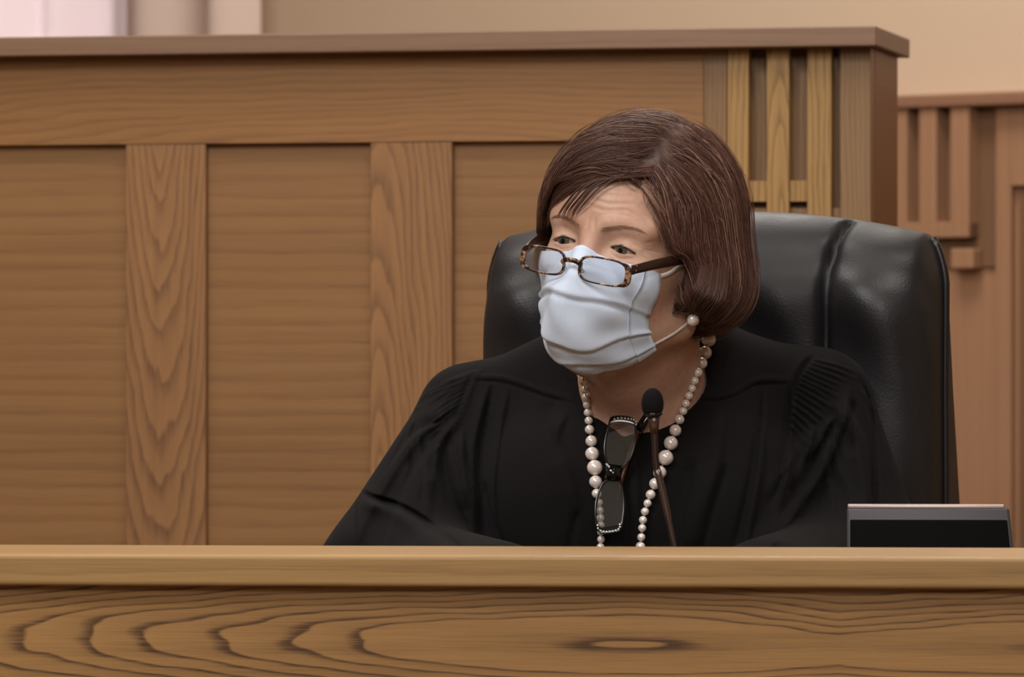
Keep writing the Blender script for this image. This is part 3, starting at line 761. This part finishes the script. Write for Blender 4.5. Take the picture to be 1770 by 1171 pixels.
for side in (-1,1):
    fn=gfn(side); inner=rounded(.0455,.0222,56,3.4); inner[:,0]*=1.0
    outer=inner*[1.095,1.17]; 
    outer[:,0]+=np.where(outer[:,0]*side>.018,side*.0035,0)
    b=MB(); ringframe(b,inner,outer,fn,.0034)
    o=b.build('rim',M['tort'],gl,smooth=True)
    bv=o.modifiers.new('b','BEVEL'); bv.width=.0007; bv.segments=2; bv.limit_method='ANGLE'
    n=len(inner); c0=fn(0,0,-.0003); c1=fn(0,0,.0006)
    V=[c0]+[fn(*p*1.01,-.0003) for p in inner]+[c1]+[fn(*p*1.01,.0006) for p in inner]
    Fc=[(0,1+(k+1)%n,1+k) for k in range(n)]+[(n+1,n+2+k,n+2+(k+1)%n) for k in range(n)]+[(1+k,1+(k+1)%n,n+2+(k+1)%n,n+2+k) for k in range(n)]
    mesh_obj('lens',V,Fc,M['lens'],gl,smooth=False)
    # temple arm
    s=side
    pth=interp([(s*.0585+.0022,-.1130,-.0195),(s*.0620+.001,-.104,-.0165),(s*.070,-.075,-.0075),(s*.0755,-.035,.002),(s*.080,.000,.010),(s*.080,.022,.002),(s*.077,.034,-.014)],26)
    wv=list(np.interp(np.linspace(0,1,26),[0,.1,.5,.75,1],[.0095,.0085,.0105,.008,.005]))
    ob=MB().strip([H(q) for q in pth],[HR@np.array([s*1.,-.15,0]) for q in pth],wv,.0024).build('temple_arm',M['tort_dark'],gl)
    bv=ob.modifiers.new('b','BEVEL'); bv.width=.0006; bv.segments=2; bv.limit_method='ANGLE'
    for dz in (.0035,-.001): MB().sphere(H((s*.0615+.0022,-.1105,-.0185+dz)),.0009,10,6).build('hinge_rivet',M['gold'],gl)
bp=interp([(-.0085,-.1235,-.0225),(-.003,-.1265,-.0200),(.007,-.1265,-.0200),(.0125,-.1235,-.0228)],14)
MB().tube([H(q) for q in bp],.0021,10,flat=(1,1.2)).build('bridge',M['tort'],gl)
for s in (-1,1):
    MB().tube([H(q) for q in interp([(s*.0100+.002,-.122,-.0225),(s*.0090,-.1165,-.0255),(s*.0100,-.114,-.030)],8)],[.0008]*5+[.0014,.002,.0012],8).build('nose_pad',M['lens'],gl)

# ---- pearl necklace
def c3(x,y): return 960+x/2.662, 540+y/2.662
neck=thing('pearl_necklace','long necklace of graduated pearls hanging over the black robe','necklace',tuple(W(1090,800,5.0)))
LP=[(118,268,44),(131,318,44),(135,357,36),(139,392,36),(144,427,36),(148,463,36),(153,500,38),(157,541,44),(165,594,54),(169,652,64),(181,716,72),(185,781,60),(190,835,46),(200,876,38),(204,912,37),(207,947,37),(209,980,36),(210,1012,36),(210,1046,36),(208,1082,38),(208,1121,44),(212,1164,46),(222,1208,50),(240,1252,54),(270,1290,58)]
RP=[(718,70,42),(705,126,68),(689,187,62),(673,235,54),(656,278,44),(641,316,38),(629,351,36),(615,385,38),(601,421,38),(588,456,38),(571,494,46),(552,545,56),(531,603,66),(507,670,72),(480,738,62),(458,790,54),(438,840,46),(424,880,38),(412,918,38),(403,957,38),(399,994,38),(395,1036,38),(391,1080,46),(385,1126,52),(375,1174,54),(355,1220,56),(325,1262,60)]
for lst in (LP,RP):
    cen=[]
    for (x,y,dm) in lst:
        px,py=c3(x,y); r=dm/2.662/2/F*5.0
        h=surf(px,py); Yd=h[0].y if h else 5.05
        cen.append([px,py,Yd-r*1.02+(.03 if y==268 else 0),r])
    Ys=np.array([c[2] for c in cen])
    for _ in range(4):
        Ys[1:-1]=np.minimum(Ys[1:-1],(Ys[:-2]+Ys[2:])/2*.5+Ys[1:-1]*.5)
    pts=[]
    for c,Yd in zip(cen,Ys):
        q=W(c[0],c[1],Yd); pts.append(q); MB().sphere(q,c[3]*Yd/5.0,28,18).build('pearl',M['pearl'],neck)
    if lst is RP:
        back=[H((.066,.030,-.075)),H((.045,.068,-.082)),H((0,.085,-.085)),H((-.05,.06,-.085)),H((-.068,.01,-.105))]
        full=[W(1003,636,cen[0][2])]
    MB().tube(pts,.0006,6).build('thread',M['thread'],neck)
for q in interp([W(1232,552,5.10),W(1226,545,5.15),W(1190,560,5.19),W(1120,570,5.2),W(1050,600,5.17),W(1010,620,5.10)],22):
    MB().sphere(q,.0055,12,8).build('pearl',M['pearl'],neck)
# ---- earrings
er=thing('pearl_earring','single pearl earring hanging from the ear lobe below the auburn hair','earring',tuple(H((.079,-.004,-.055))))
pe=W(1198,554,H((.078,-.004,-.055))[1]-.012)
MB().sphere(pe,.0059,28,18).build('pearl',M['pearl'],er)
MB().tube([pe+np.array([0,0,.0055]),pe+np.array([0,.003,.0085]),pe+np.array([0,.011,.0115])],.0006,8).build('ear_wire',M['gold'],er)

# ---- spare glasses hanging at the neckline
sg=thing('spare_glasses','black rhinestone-trimmed glasses hung vertically from the neckline between the pearl strands','eyeglasses',tuple(W(1060,800,5.0)))
hA=surf(1065,740); hB=surf(1052,915)
YA=hA[0].y; YB=hB[0].y
sh=0
for x_ in range(185,390,15):
    for y_ in range(485,1020,20):
        h_=surf(960+x_/2.662,540+y_/2.662)
        if h_ and not (y_<760 and x_<225): sh=max(sh,(YA+(YB-YA)*(540+y_/2.662-720)/200)-h_[0].y)
YA-=sh*.8+.010; YB-=sh*.8+.010
def gp(x,y,d):                      # crop coords in the plane of the hanging glasses
    px,py=c3(x,y); Y=YA+(YB-YA)*(py-720)/200+d; return W(px,py,Y)
L1=[(262,512),(300,507),(345,514),(365,528),(366,570),(355,625),(338,672),(310,703),(275,712),(250,704),(236,670),(232,625),(240,570),(250,530)]
L2=[(248,772),(275,770),(298,786),(306,830),(310,890),(306,945),(298,975),(262,985),(222,990),(200,978),(190,950),(191,900),(200,845),(220,795)]
def closed(P,n):
    P=np.array(P,float); m=len(P); out=[]
    for t_ in np.linspace(0,m,n,endpoint=False):
        i=int(t_); u=t_-i; a,b,c,d=P[(i-1)%m],P[i%m],P[(i+1)%m],P[(i+2)%m]
        out.append(.5*((2*b)+(c-a)*u+(2*a-5*b+4*c-d)*u*u+(-a+3*b-3*c+d)*u**3))
    return np.array(out)
for Ls,tip in ((L1,-1),(L2,1)):
    inn=closed(Ls,56); c=inn.mean(0); v=inn-c; l=np.linalg.norm(v,axis=1,keepdims=True); out=inn+v/l*12
    m=(out[:,1]-c[1])*tip>70 ; out[m,1]+=tip*20*np.clip(((out[m,1]-c[1])*tip-70)/30,0,1)
    b=MB(); ringframe(b,inn,out,gp,.0045); ob=b.build('rim',M['black'],sg); bv=ob.modifiers.new('b','BEVEL'); bv.width=.0008; bv.segments=2; bv.limit_method='ANGLE'
    n=56; V=[gp(*c,-.0008)]+[gp(*p,-.0008) for p in inn]+[gp(*c,.0006)]+[gp(*p,.0006) for p in inn]
    Fc=[(0,1+(k+1)%n,1+k) for k in range(n)]+[(n+1,n+2+k,n+2+(k+1)%n) for k in range(n)]+[(1+k,1+(k+1)%n,n+2+(k+1)%n,n+2+k) for k in range(n)]
    mesh_obj('lens',V,Fc,M['lens_dark'],sg,smooth=False)
ob=MB().strip([gp(268,706,0),gp(264,735,-.001),gp(262,775,0)],[(0,-1,0)]*3,[.016,.0125,.016],.005).build('bridge',M['black'],sg)
for pts in ([(265,505),(272,493),(288,489),(304,488),(320,489),(335,491),(349,493),(361,496),(370,505),(371,517)],
            [(194,982),(196,996),(208,1007),(222,1011),(236,1012),(250,1011),(264,1009),(278,1006),(290,1000),(297,990),(297,978)]):
    for (x,y) in pts: MB().sphere(gp(x,y,-.0034),.0012,8,6).build('rhinestone',M['crystal'],sg)
MB().strip([gp(378,520,.004),gp(372,585,.008),gp(345,655,.012),gp(312,760,.016),gp(290,860,.019)],[(1,-.5,0)]*5,[.008]*5,.0025).build('temple_arm',M['amber'],sg)
MB().strip([gp(382,545,.001),gp(400,515,-.002),gp(430,470,-.004),gp(452,440,-.004)],[(-.3,-1,0)]*4,[.009,.008,.008,.006],.0025).build('temple_arm',M['black'],sg)

# ------------------------------------------------------------------ judge bench (desk)
DY=4.40; DR=rad(-4.5)
bench=thing('judge_bench','wide oak judge bench across the foreground with a projecting ledge','bench',(0,DY,0),DR)
zt=ZC+(CY-961)/F*DY
MB().box(-1.6,1.6,0,.20,zt-.0268,zt,.0035).build('ledge',M['cap'],bench,False,world=False)
MB().box(-1.58,1.58,.014,.05,0,zt-.0268,.001).build('front_panel',M['front'],bench,False,world=False)
MB().box(-1.58,1.58,.05,.13,zt-.05,zt-.0268).build('apron',M['cap'],bench,False,world=False)
MB().box(-1.58,1.58,.05,.42,.745,.775,.002).build('work_surface',M['cap'],bench,False,world=False)
# ---- microphone
mic=thing('gooseneck_microphone','slim gooseneck microphone with black foam windscreen in front of the robe','microphone',(W(1185,1100,4.66)[0],4.66,.775))
mY=4.66
def mp(px,py): return W(px,py,mY)
top=mp(1128,697); 
Rm=np.eye(3)
MB().lathe([(.0001,.0135),(.003,.0130),(.0062,.0107),(.0086,.0070),(.0098,.002),(.0099,-.002),(.0094,-.006),(.0084,-.0085),(.0070,-.0105),(.0001,-.0105)][::-1],top,32).build('windscreen',M['foam'],mic)
MB().tube([mp(1129,713),mp(1130,720)],[.0080,.0078],20).build('ring',M['black'],mic)
MB().tube([mp(1130,719),mp(1130.5,732),mp(1131,750)],[.0062,.0045,.0036],20).build('capsule_neck',M['bronze'],mic)
gn=interp([mp(1131,748),mp(1132,770),mp(1133,795),mp(1136,815)],46)
MB().tube(gn,[.0034 if k%2 else .0029 for k in range(46)],14).build('gooseneck',M['bronze_dark'],mic)
st=interp([mp(1136,812),mp(1150,872),mp(1168,960),mp(1185,1050)]+[np.array([W(1190,1100,mY)[0],mY,.79])],24)
MB().tube(st,[.0034]*8+[.0026]*16,14).build('stem',M['bronze'],mic)
MB().lathe([(.0001,.018),(.012,.018),(.030,.010),(.045,.004),(.046,0),(.0001,0)][::-1],(W(1190,1100,mY)[0],mY,.7752),32).build('base',M['black_matte'],mic)
# ---- display
mon=thing('monitor','thin black display with silver top edge standing behind the ledge at right','monitor',(W(1605,900,4.78)[0],4.78,.775),rad(-3))
w=(1742-1461)/F*4.78; zt2=ZC+(CY-874)/F*4.78-.775; lean=.07
def tilt(o):
    me=o.data
    for v in me.vertices: v.co.y+= (v.co.z)*.10; v.co.x+= (v.co.x)*(.0)+ (zt2-v.co.z)*.10*(.5+v.co.x/w)-0
MB().box(-w/2,w/2,0,.012,.03,zt2-.0030,.0028).build('housing',M['grey_plastic'],mon,True,world=False)
MB().box(-w/2+.003,w/2-.003,-.0012,.004,.036,zt2-.0142,.0012).build('back_panel',M['black_matte'],mon,True,world=False)
MB().box(-w/2+.0008,w/2-.004,.0004,.011,zt2-.0042,zt2,.0012).build('top_edge',M['silver_plastic'],mon,True,world=False)
MB().box(-.03,.03,.02,.03,.0,.12,.002).box(-.07,.07,-.03,.08,0,.008,.003).build('stand',M['grey_plastic'],mon,True,world=False)
for o in mon.children: tilt(o)

# ------------------------------------------------------------------ chair
chY=5.30; CRz=rad(-17)
ccx=W(1233,500,chY)[0]
chair=thing('office_chair','black leather high-back executive chair behind the person','chair',(ccx,chY,0),CRz)
HWd=.238
def top_z(x):
    a=abs(x); return 1.330-.024*(a/.22)**2.2-.045*max(0,(a-.216)/.023)**2.4
SX=.128
def bulge(x,z):
    a=abs(x); zt_=top_z(x); hh=zt_-z
    r=.060; e=.0
    side=max(0,1-((a/HWd)**18)); sidey=.045*(side**.5)
    tp=min(1,hh/.065); ty=math.sqrt(max(0,1-(1-tp)**2))
    y=-(.030+.028*ty*1.0+.0)-.0
    seamx=SX+.017*math.exp(-hh/.035)
    cr=.014*math.exp(-((a-seamx)/.005)**2)*min(1,hh/.008+.3)
    puff=.016*math.cos(min(1,a/seamx)*math.pi/2)**.6 if a<seamx else .020*math.sin(min(1,(a-seamx)/(HWd-seamx))*math.pi)**.7
    roll=-.006*math.exp(-((hh-.045)/.016)**2)+.006*math.exp(-((hh-.085)/.03)**2)
    wr=.002*math.sin(x*70+z*45)*math.exp(-((hh-.12)/.08)**2)
    return (y*ty-.002)*side**.35-puff*ty+cr-roll*side**.5+wr*side
nu,nv=140,120; V=[];Fc=[]
us=np.sin(np.linspace(-1,1,nu)*math.pi/2*.96)/math.sin(math.pi/2*.96)
def width(z): return 1+.0*(1.2-z)
for layer in (0,1):
    for j in range(nv):
        t_=(j/(nv-1)); t_=1-(1-t_)**1.9
        for i in range(nu):
            x=us[i]*HWd; zt_=top_z(x); z=.50+(zt_-.50)*t_
            if layer==0: y=bulge(x,z)
            else:
                hh=zt_-z; tp=min(1,hh/.07); y=.008+.045*math.sqrt(max(0,1-(1-tp)**2))*(1-.8*abs(us[i])**6)+.33*max(0,1.25-z)*(1-.25*abs(us[i])**6)
            wx=1+.05*max(0,1.15-z)
            V.append((x*wx,y+(.03*(z-.9)),z))
n0=nu*nv
for j in range(nv-1):
    for i in range(nu-1):
        a=j*nu+i; Fc+=[(a,a+1,a+nu+1,a+nu),(n0+a,n0+a+nu,n0+a+nu+1,n0+a+1)]
for j in range(nv-1):
    a=j*nu; Fc.append((a,a+nu,n0+a+nu,n0+a)); a=j*nu+nu-1; Fc.append((a,n0+a,n0+a+nu,a+nu))
for i in range(nu-1):
    a=(nv-1)*nu+i; Fc.append((a,a+1,n0+a+1,n0+a)); a=i; Fc.append((a,n0+a,n0+a+1,a+1))
mesh_obj('backrest',V,Fc,M['leather'],chair,world=False)
def on_back(x,z,off=0.):
    wx=1+.05*max(0,1.15-z); return (x*wx,bulge(x,z)+.03*(z-.9)+off,z)
pp=[]
for k in range(70):
    z=.52+(1.300-.52)*(k/69)**.8
    xx=HWd
    while xx>.19 and top_z(xx)<z+.0005: xx-=.0005
    pp.append((xx*(1+.05*max(0,1.15-z))+.0015,-.003+.03*(z-.9),z+.001))
for sgn in (1,-1):
    q=[(sgn*a,b,c) for a,b,c in pp]; MB().tube(q,.0042,10).build('piping',M['piping'],chair,world=False)
for sgn in (1,-1):
    q=[]
    for k in range(80):
        hh=.004+.7*(k/79)**1.2; sx=SX+.017*math.exp(-hh/.035); z=top_z(sx)-hh
        if z<.55: break
        q.append(on_back(sgn*sx,z,.0015))
    MB().tube(q,.0026,8).build('seam_welt',M['piping'],chair,world=False)
bx=MB(); bx.box(-.2485,.2485,-.012,-.0,.97,.973); 
MB().box(-.26,.26,-.42,.03,.42,.52,.035).build('seat',M['leather'],chair,True,world=False)
for s in (-1,1):
    MB().tube([(s*.29,.02,.62),(s*.30,-.05,.66),(s*.30,-.2,.67),(s*.30,-.3,.66)],.026,14).tube([(s*.29,.02,.62),(s*.27,.01,.5)],.02,12).tube([(s*.30,-.24,.65),(s*.27,-.25,.47)],.016,12).build('armrest',M['leather'],chair,True,world=False)
MB().tube([(0,-.2,.06),(0,-.2,.43)],.03,16).build('gas_lift',M['steel'],chair,True,world=False)
for k in range(5):
    a=2*math.pi*k/5; e=(.3*math.cos(a),-.2+.3*math.sin(a))
    lg=MB().tube([(0,-.2,.11),(e[0]*.6,-.2+(e[1]+.2)*.6,.095),(e[0],e[1],.07)],[.028,.022,.016],12).build('base_leg',M['black_matte'],chair,True,world=False)
    MB().sphere((e[0],e[1],.028),.028,14,10).build('caster',M['black'],lg,True,world=True) if False else MB().sphere((e[0],e[1],.028),.028,14,10).build('caster',M['black'],chair,True,world=False)

# ------------------------------------------------------------------ oak partition behind the chair
PY=6.2; PR=rad(-12.5); pc,ps=math.cos(PR),math.sin(PR)
px0=(1505-CX)/F*PY
part=thing('oak_partition','tall panelled oak partition with cap rail and slatted end behind the chair','partition',(px0,PY,0),PR)
def pu(px): # local x for a sight column
    k=(px-CX)/F; # px0+u*pc = k*(PY+u*ps)
    return (k*PY-px0)/(pc-k*ps)
def pz(px,py):
    u=pu(px); return ZC+(CY-py)/F*(PY+u*ps)
zc1=pz(1505,48); zc0=pz(1505,82)
ul=pu(-250)
MB().box(ul,.012,-.036,.245,zc0,zc1,.0018).build('cap_rail',M['part_cap'],part,False,world=False)
zr=pz(700,246)
MB().box(ul,pu(1216),0,.03,zr,zc0,.001).build('top_rail',M['part_rail'],part,False,world=False)
MB().box(pu(1216.5),pu(1256),0.0005,.03,.02,zc0,.0008).build('stile',M['post'],part,False,world=False)
zlow=.0
cols=[(217,355,'stile1'),(640,781,'stile2'),(1060,1190,'stile1')]
for a,b_,m in cols: MB().box(pu(a),pu(b_),.001,.03,zlow,zr,.001).build('stile',M[m],part,False,world=False)
MB().box(pu(1190),pu(1216),.001,.03,zlow,zr,.001).build('stile',M['post'],part,False,world=False)
for a,b_ in [(-240,217),(355,640),(781,1060)]:
    MB().box(pu(a)-.003,pu(b_)+.003,.013,.028,zlow,zr+.01).build('panel',M['panel'],part,False,world=False)
# slatted end
MB().box(pu(1256),pu(1452),.022,.04,.02,zc0).build('recess_back',M['post'],part,False,world=False)
z3,z4=pz(1440,348),pz(1440,312)
for a,b_ in [(1258,1295),(1326,1365),(1396,1438)]:
    MB().box(pu(a),pu(b_),-.004,.02,.02,zc0,.0012).build('slat',M['slat'],part,False,world=False)
for a,b_ in [(1295,1326),(1365,1396)]:
    MB().box(pu(a)-.0005,pu(b_)+.0005,.0,.018,z3,z4).build('crossbar',M['slat'],part,False,world=False)
MB().box(pu(1256),pu(1452),.006,.0215,.02,z3-.008).build('lower_board',M['post'],part,False,world=False)
MB().box(pu(1452),0,0,.03,.0,zc0,.001).build('end_post',M['post'],part,False,world=False)
MB().box(-.02,0.0005,.0305,.22,.0,zc0,.001).build('end_panel',M['post_side'],part,False,world=False)

# ------------------------------------------------------------------ far wall with panelling
WY0=8.3; WR=rad(-40); wc,ws=math.cos(WR),math.sin(WR); wx0=(1560-CX)/F*WY0
def wu(px):
    k=(px-CX)/F; return (k*WY0-wx0)/(wc-k*ws)
def wz(px,py): return ZC+(CY-py)/F*(WY0+wu(px)*ws)
far=thing('wall_panelling','reddish oak wainscot with cap rail and slat ornament on the wall at right','panelling',(wx0,WY0,0),WR)
zf1,zf0=wz(1660,163),wz(1660,186)
MB().box(wu(1300),(3.98-wx0)/wc,-.03,.03,zf0,zf1,.004).build('cap_rail',M['far_cap'],far,False,world=False)
MB().box(wu(1300),(3.98-wx0)/wc,.012,.028,0,zf0).build('backboard',M['far'],far,False,world=False)
sb,sc_,sm_=wz(1620,412),wz(1620,385),0
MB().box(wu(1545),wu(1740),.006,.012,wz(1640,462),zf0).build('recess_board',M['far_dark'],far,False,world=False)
for a,b_ in [(1562,1581),(1602,1632),(1656,1688)]:
    MB().box(wu(a),wu(b_),-.022,.006,sb,zf0,.002).build('slat',M['far'],far,False,world=False)
MB().box(wu(1562),wu(1688),-.020,.006,sb,sc_,.002).build('crossbar',M['far'],far,False,world=False)
MB().box(wu(1655),wu(1694),-.020,.006,wz(1672,465),wz(1672,430),.003).build('corbel_block',M['far'],far,False,world=False)
MB().box(wu(1722),wu(1748),-.002,.011,0,zf0,.002).build('stile',M['far'],far,False,world=False)
MB().box(wu(1748),(3.98-wx0)/wc,-.002,.011,wz(1760,322),zf0,.002).build('rail',M['far'],far,False,world=False)
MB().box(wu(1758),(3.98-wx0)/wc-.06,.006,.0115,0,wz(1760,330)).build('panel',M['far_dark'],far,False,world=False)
# room shell
def quad(name,P,mat,flip=False):
    o=mesh_obj(name,P,[(0,1,2,3)],mat,None,False); return struct(o)
def wp(u,z,d=.03): 
    return (wx0+u*wc-d*ws, WY0+u*ws+d*wc, z)
ua=(-4-wx0)/wc; ub=(4-wx0)/wc; CH=3.3
yl=WY0+ua*ws; yr=WY0+ub*ws
# window opening in the far wall, upper left
wn0,wn1,wz0,wz1=wu(-520),wu(262),1.35,2.6
def slab(b,u0,u1,z0,z1,d0=.03,d1=.18): 
    P=[wp(u,z,d) for d in (d0,d1) for u,z in ((u0,z0),(u1,z0),(u1,z1),(u0,z1))]
    b.add(P,[(0,1,2,3),(7,6,5,4),(0,4,5,1),(1,5,6,2),(2,6,7,3),(3,7,4,0)])
b=MB(); slab(b,ua-.1,wn0,0,CH); slab(b,wn1,ub+.1,0,CH); slab(b,wn0,wn1,0,wz0); slab(b,wn0,wn1,wz1,CH)
struct(b.build('wall_back',M['wallp'],None,False))
b=MB(); 
for u in (wn0,(wn0+wn1)/2-.02,wn1-.04): slab(b,u,u+.04,wz0,wz1,.08,.12)
slab(b,wn0,wn1,wz0,wz0+.04,.08,.12); slab(b,wn0,wn1,wz1-.04,wz1,.08,.12)
wf=thing('window_1','','window',wp(wn0,wz0,.1)); del wf['label']; del wf['category']; struct(wf)
b.build('window_frame',M['ceil'],wf,False)
b=MB(); slab(b,wn0+.03,wn1-.03,wz0+.03,wz1-.03,.098,.102); b.build('pane',M['lens'],wf,False)
# curtain: soft vertical folds
t=simple('sheer_curtain',(236,224,222),.8,0,.2); t.b.inputs['Transmission Weight'].default_value=0
tl=t.n('ShaderNodeBsdfTranslucent'); tl.inputs[0].default_value=lin((240,228,226)); mx=t.n('ShaderNodeMixShader'); mx.inputs[0].default_value=.55
t.l(t.b.outputs[0],mx.inputs[1]); t.l(tl.outputs[0],mx.inputs[2]); t.l(mx.outputs[0],t.out.inputs[0]); M['sheer']=t.m
t=simple('mauve_curtain',(228,204,192),.8,0,.2); M['drape']=t.m
def curtain(name,u0,u1,mat,label,per,amp,d=-.06):
    n=260; V=[];Fc=[]
    for z in (.25,2.75):
        for k in range(n):
            u=u0+(u1-u0)*k/(n-1); V.append(wp(u,z,d-amp*math.sin(2*math.pi*(u-u0)/per+.6*math.sin(u*9))))
    Fc=[(k,k+1,n+k+1,n+k) for k in range(n-1)]
    o=mesh_obj(name,V,Fc,mat); o['label']=label; o['category']='curtain'
    m=o.modifiers.new('s','SOLIDIFY'); m.thickness=.002; return o
curtain('sheer_curtain',wu(-400),wu(310),M['sheer'],'bright sheer curtain over the window at upper left','' or .16,.028,-.035)
curtain('side_drape',wu(280),wu(505),M['drape'],'mauve grey drape beside the bright sheer curtain at upper left',.20,.03,-.105)
rodc=MB().tube([wp(wu(-430),2.77,-.05),wp(wu(530),2.77,-.05)],.012,12).build('curtain_rod',M['bronze']); rodc['label']='metal rod carrying the curtains above the window'; rodc['category']='curtain rod'
quad('wall_left',[(-4,-2,0),(-4,yl+.1,0),(-4,yl+.1,CH),(-4,-2,CH)],M['wallp'])
quad('wall_right',[(4,-2,0),(4,-2,CH),(4,yr+.1,CH),(4,yr+.1,0)],M['wallp'])
quad('wall_front',[(-4,-2,0),(-4,-2,CH),(4,-2,CH),(4,-2,0)],M['wallp'])
quad('floor',[(-4,-2,0),(4,-2,0),(4,yr,0),(-4,yl,0)],M['floor'])
quad('ceiling',[(-4,-2,CH),(-4,yl,CH),(4,yr,CH),(4,-2,CH)],M['ceil'])

# ------------------------------------------------------------------ light
def area(name,loc,size,power,col,target=None,sy=None):
    l=bpy.data.lights.new(name,'AREA'); l.energy=power; l.color=col; l.shape='RECTANGLE'; l.size=size; l.size_y=sy or size
    o=bpy.data.objects.new(name,l); COL.objects.link(o); o.location=loc
    if target is not None:
        d=Vector(target)-Vector(loc); o.rotation_euler=d.to_track_quat('-Z','Y').to_euler()
    return o
warm=(1,.94,.87)
area('fill_light_near',(.2,.4,3.2),1.6,95,(1,.96,.92),(.1,5,1.1))  # added fill light from the front, brightens the face and neck
area('ceiling_lamp_front',(-1.0,3.3,3.2),1.2,72,(1,.97,.93),(.1,5,1.2))
area('ceiling_lamp_middle',(.9,4.3,3.25),1.0,22,warm,(.9,4.3,0))
area('ceiling_lamp_back',(-.8,5.6,3.25),1.0,26,warm,(-.8,5.9,0))
area('ceiling_lamp_far',(.3,7.2,3.25),.9,34,(1,.95,.88),(.3,7.6,0))
area('window_daylight',wp((wn0+wn1)/2,2.0,.35),1.2,30,(.97,.96,1),wp((wn0+wn1)/2,2.0,-1),1.2)
w=bpy.data.worlds.new('World'); SC.world=w; w.use_nodes=True
w.node_tree.nodes['Background'].inputs[0].default_value=(.9,.95,1,1); w.node_tree.nodes['Background'].inputs[1].default_value=1.0

cam=bpy.data.cameras.new('Camera'); co=bpy.data.objects.new('Camera',cam); COL.objects.link(co); SC.camera=co
co.location=(0,0,ZC); co.rotation_euler=(rad(90),0,0)
cam.sensor_width=36; cam.lens=F*36/1770; cam.clip_start=.1; cam.clip_end=60
cam.dof.use_dof=True; cam.dof.focus_distance=4.93; cam.dof.aperture_fstop=13
SC.view_settings.view_transform='Standard'; SC.view_settings.look='None'; SC.view_settings.gamma=1
SC.view_settings.use_curve_mapping=False; SC.view_settings.exposure=0
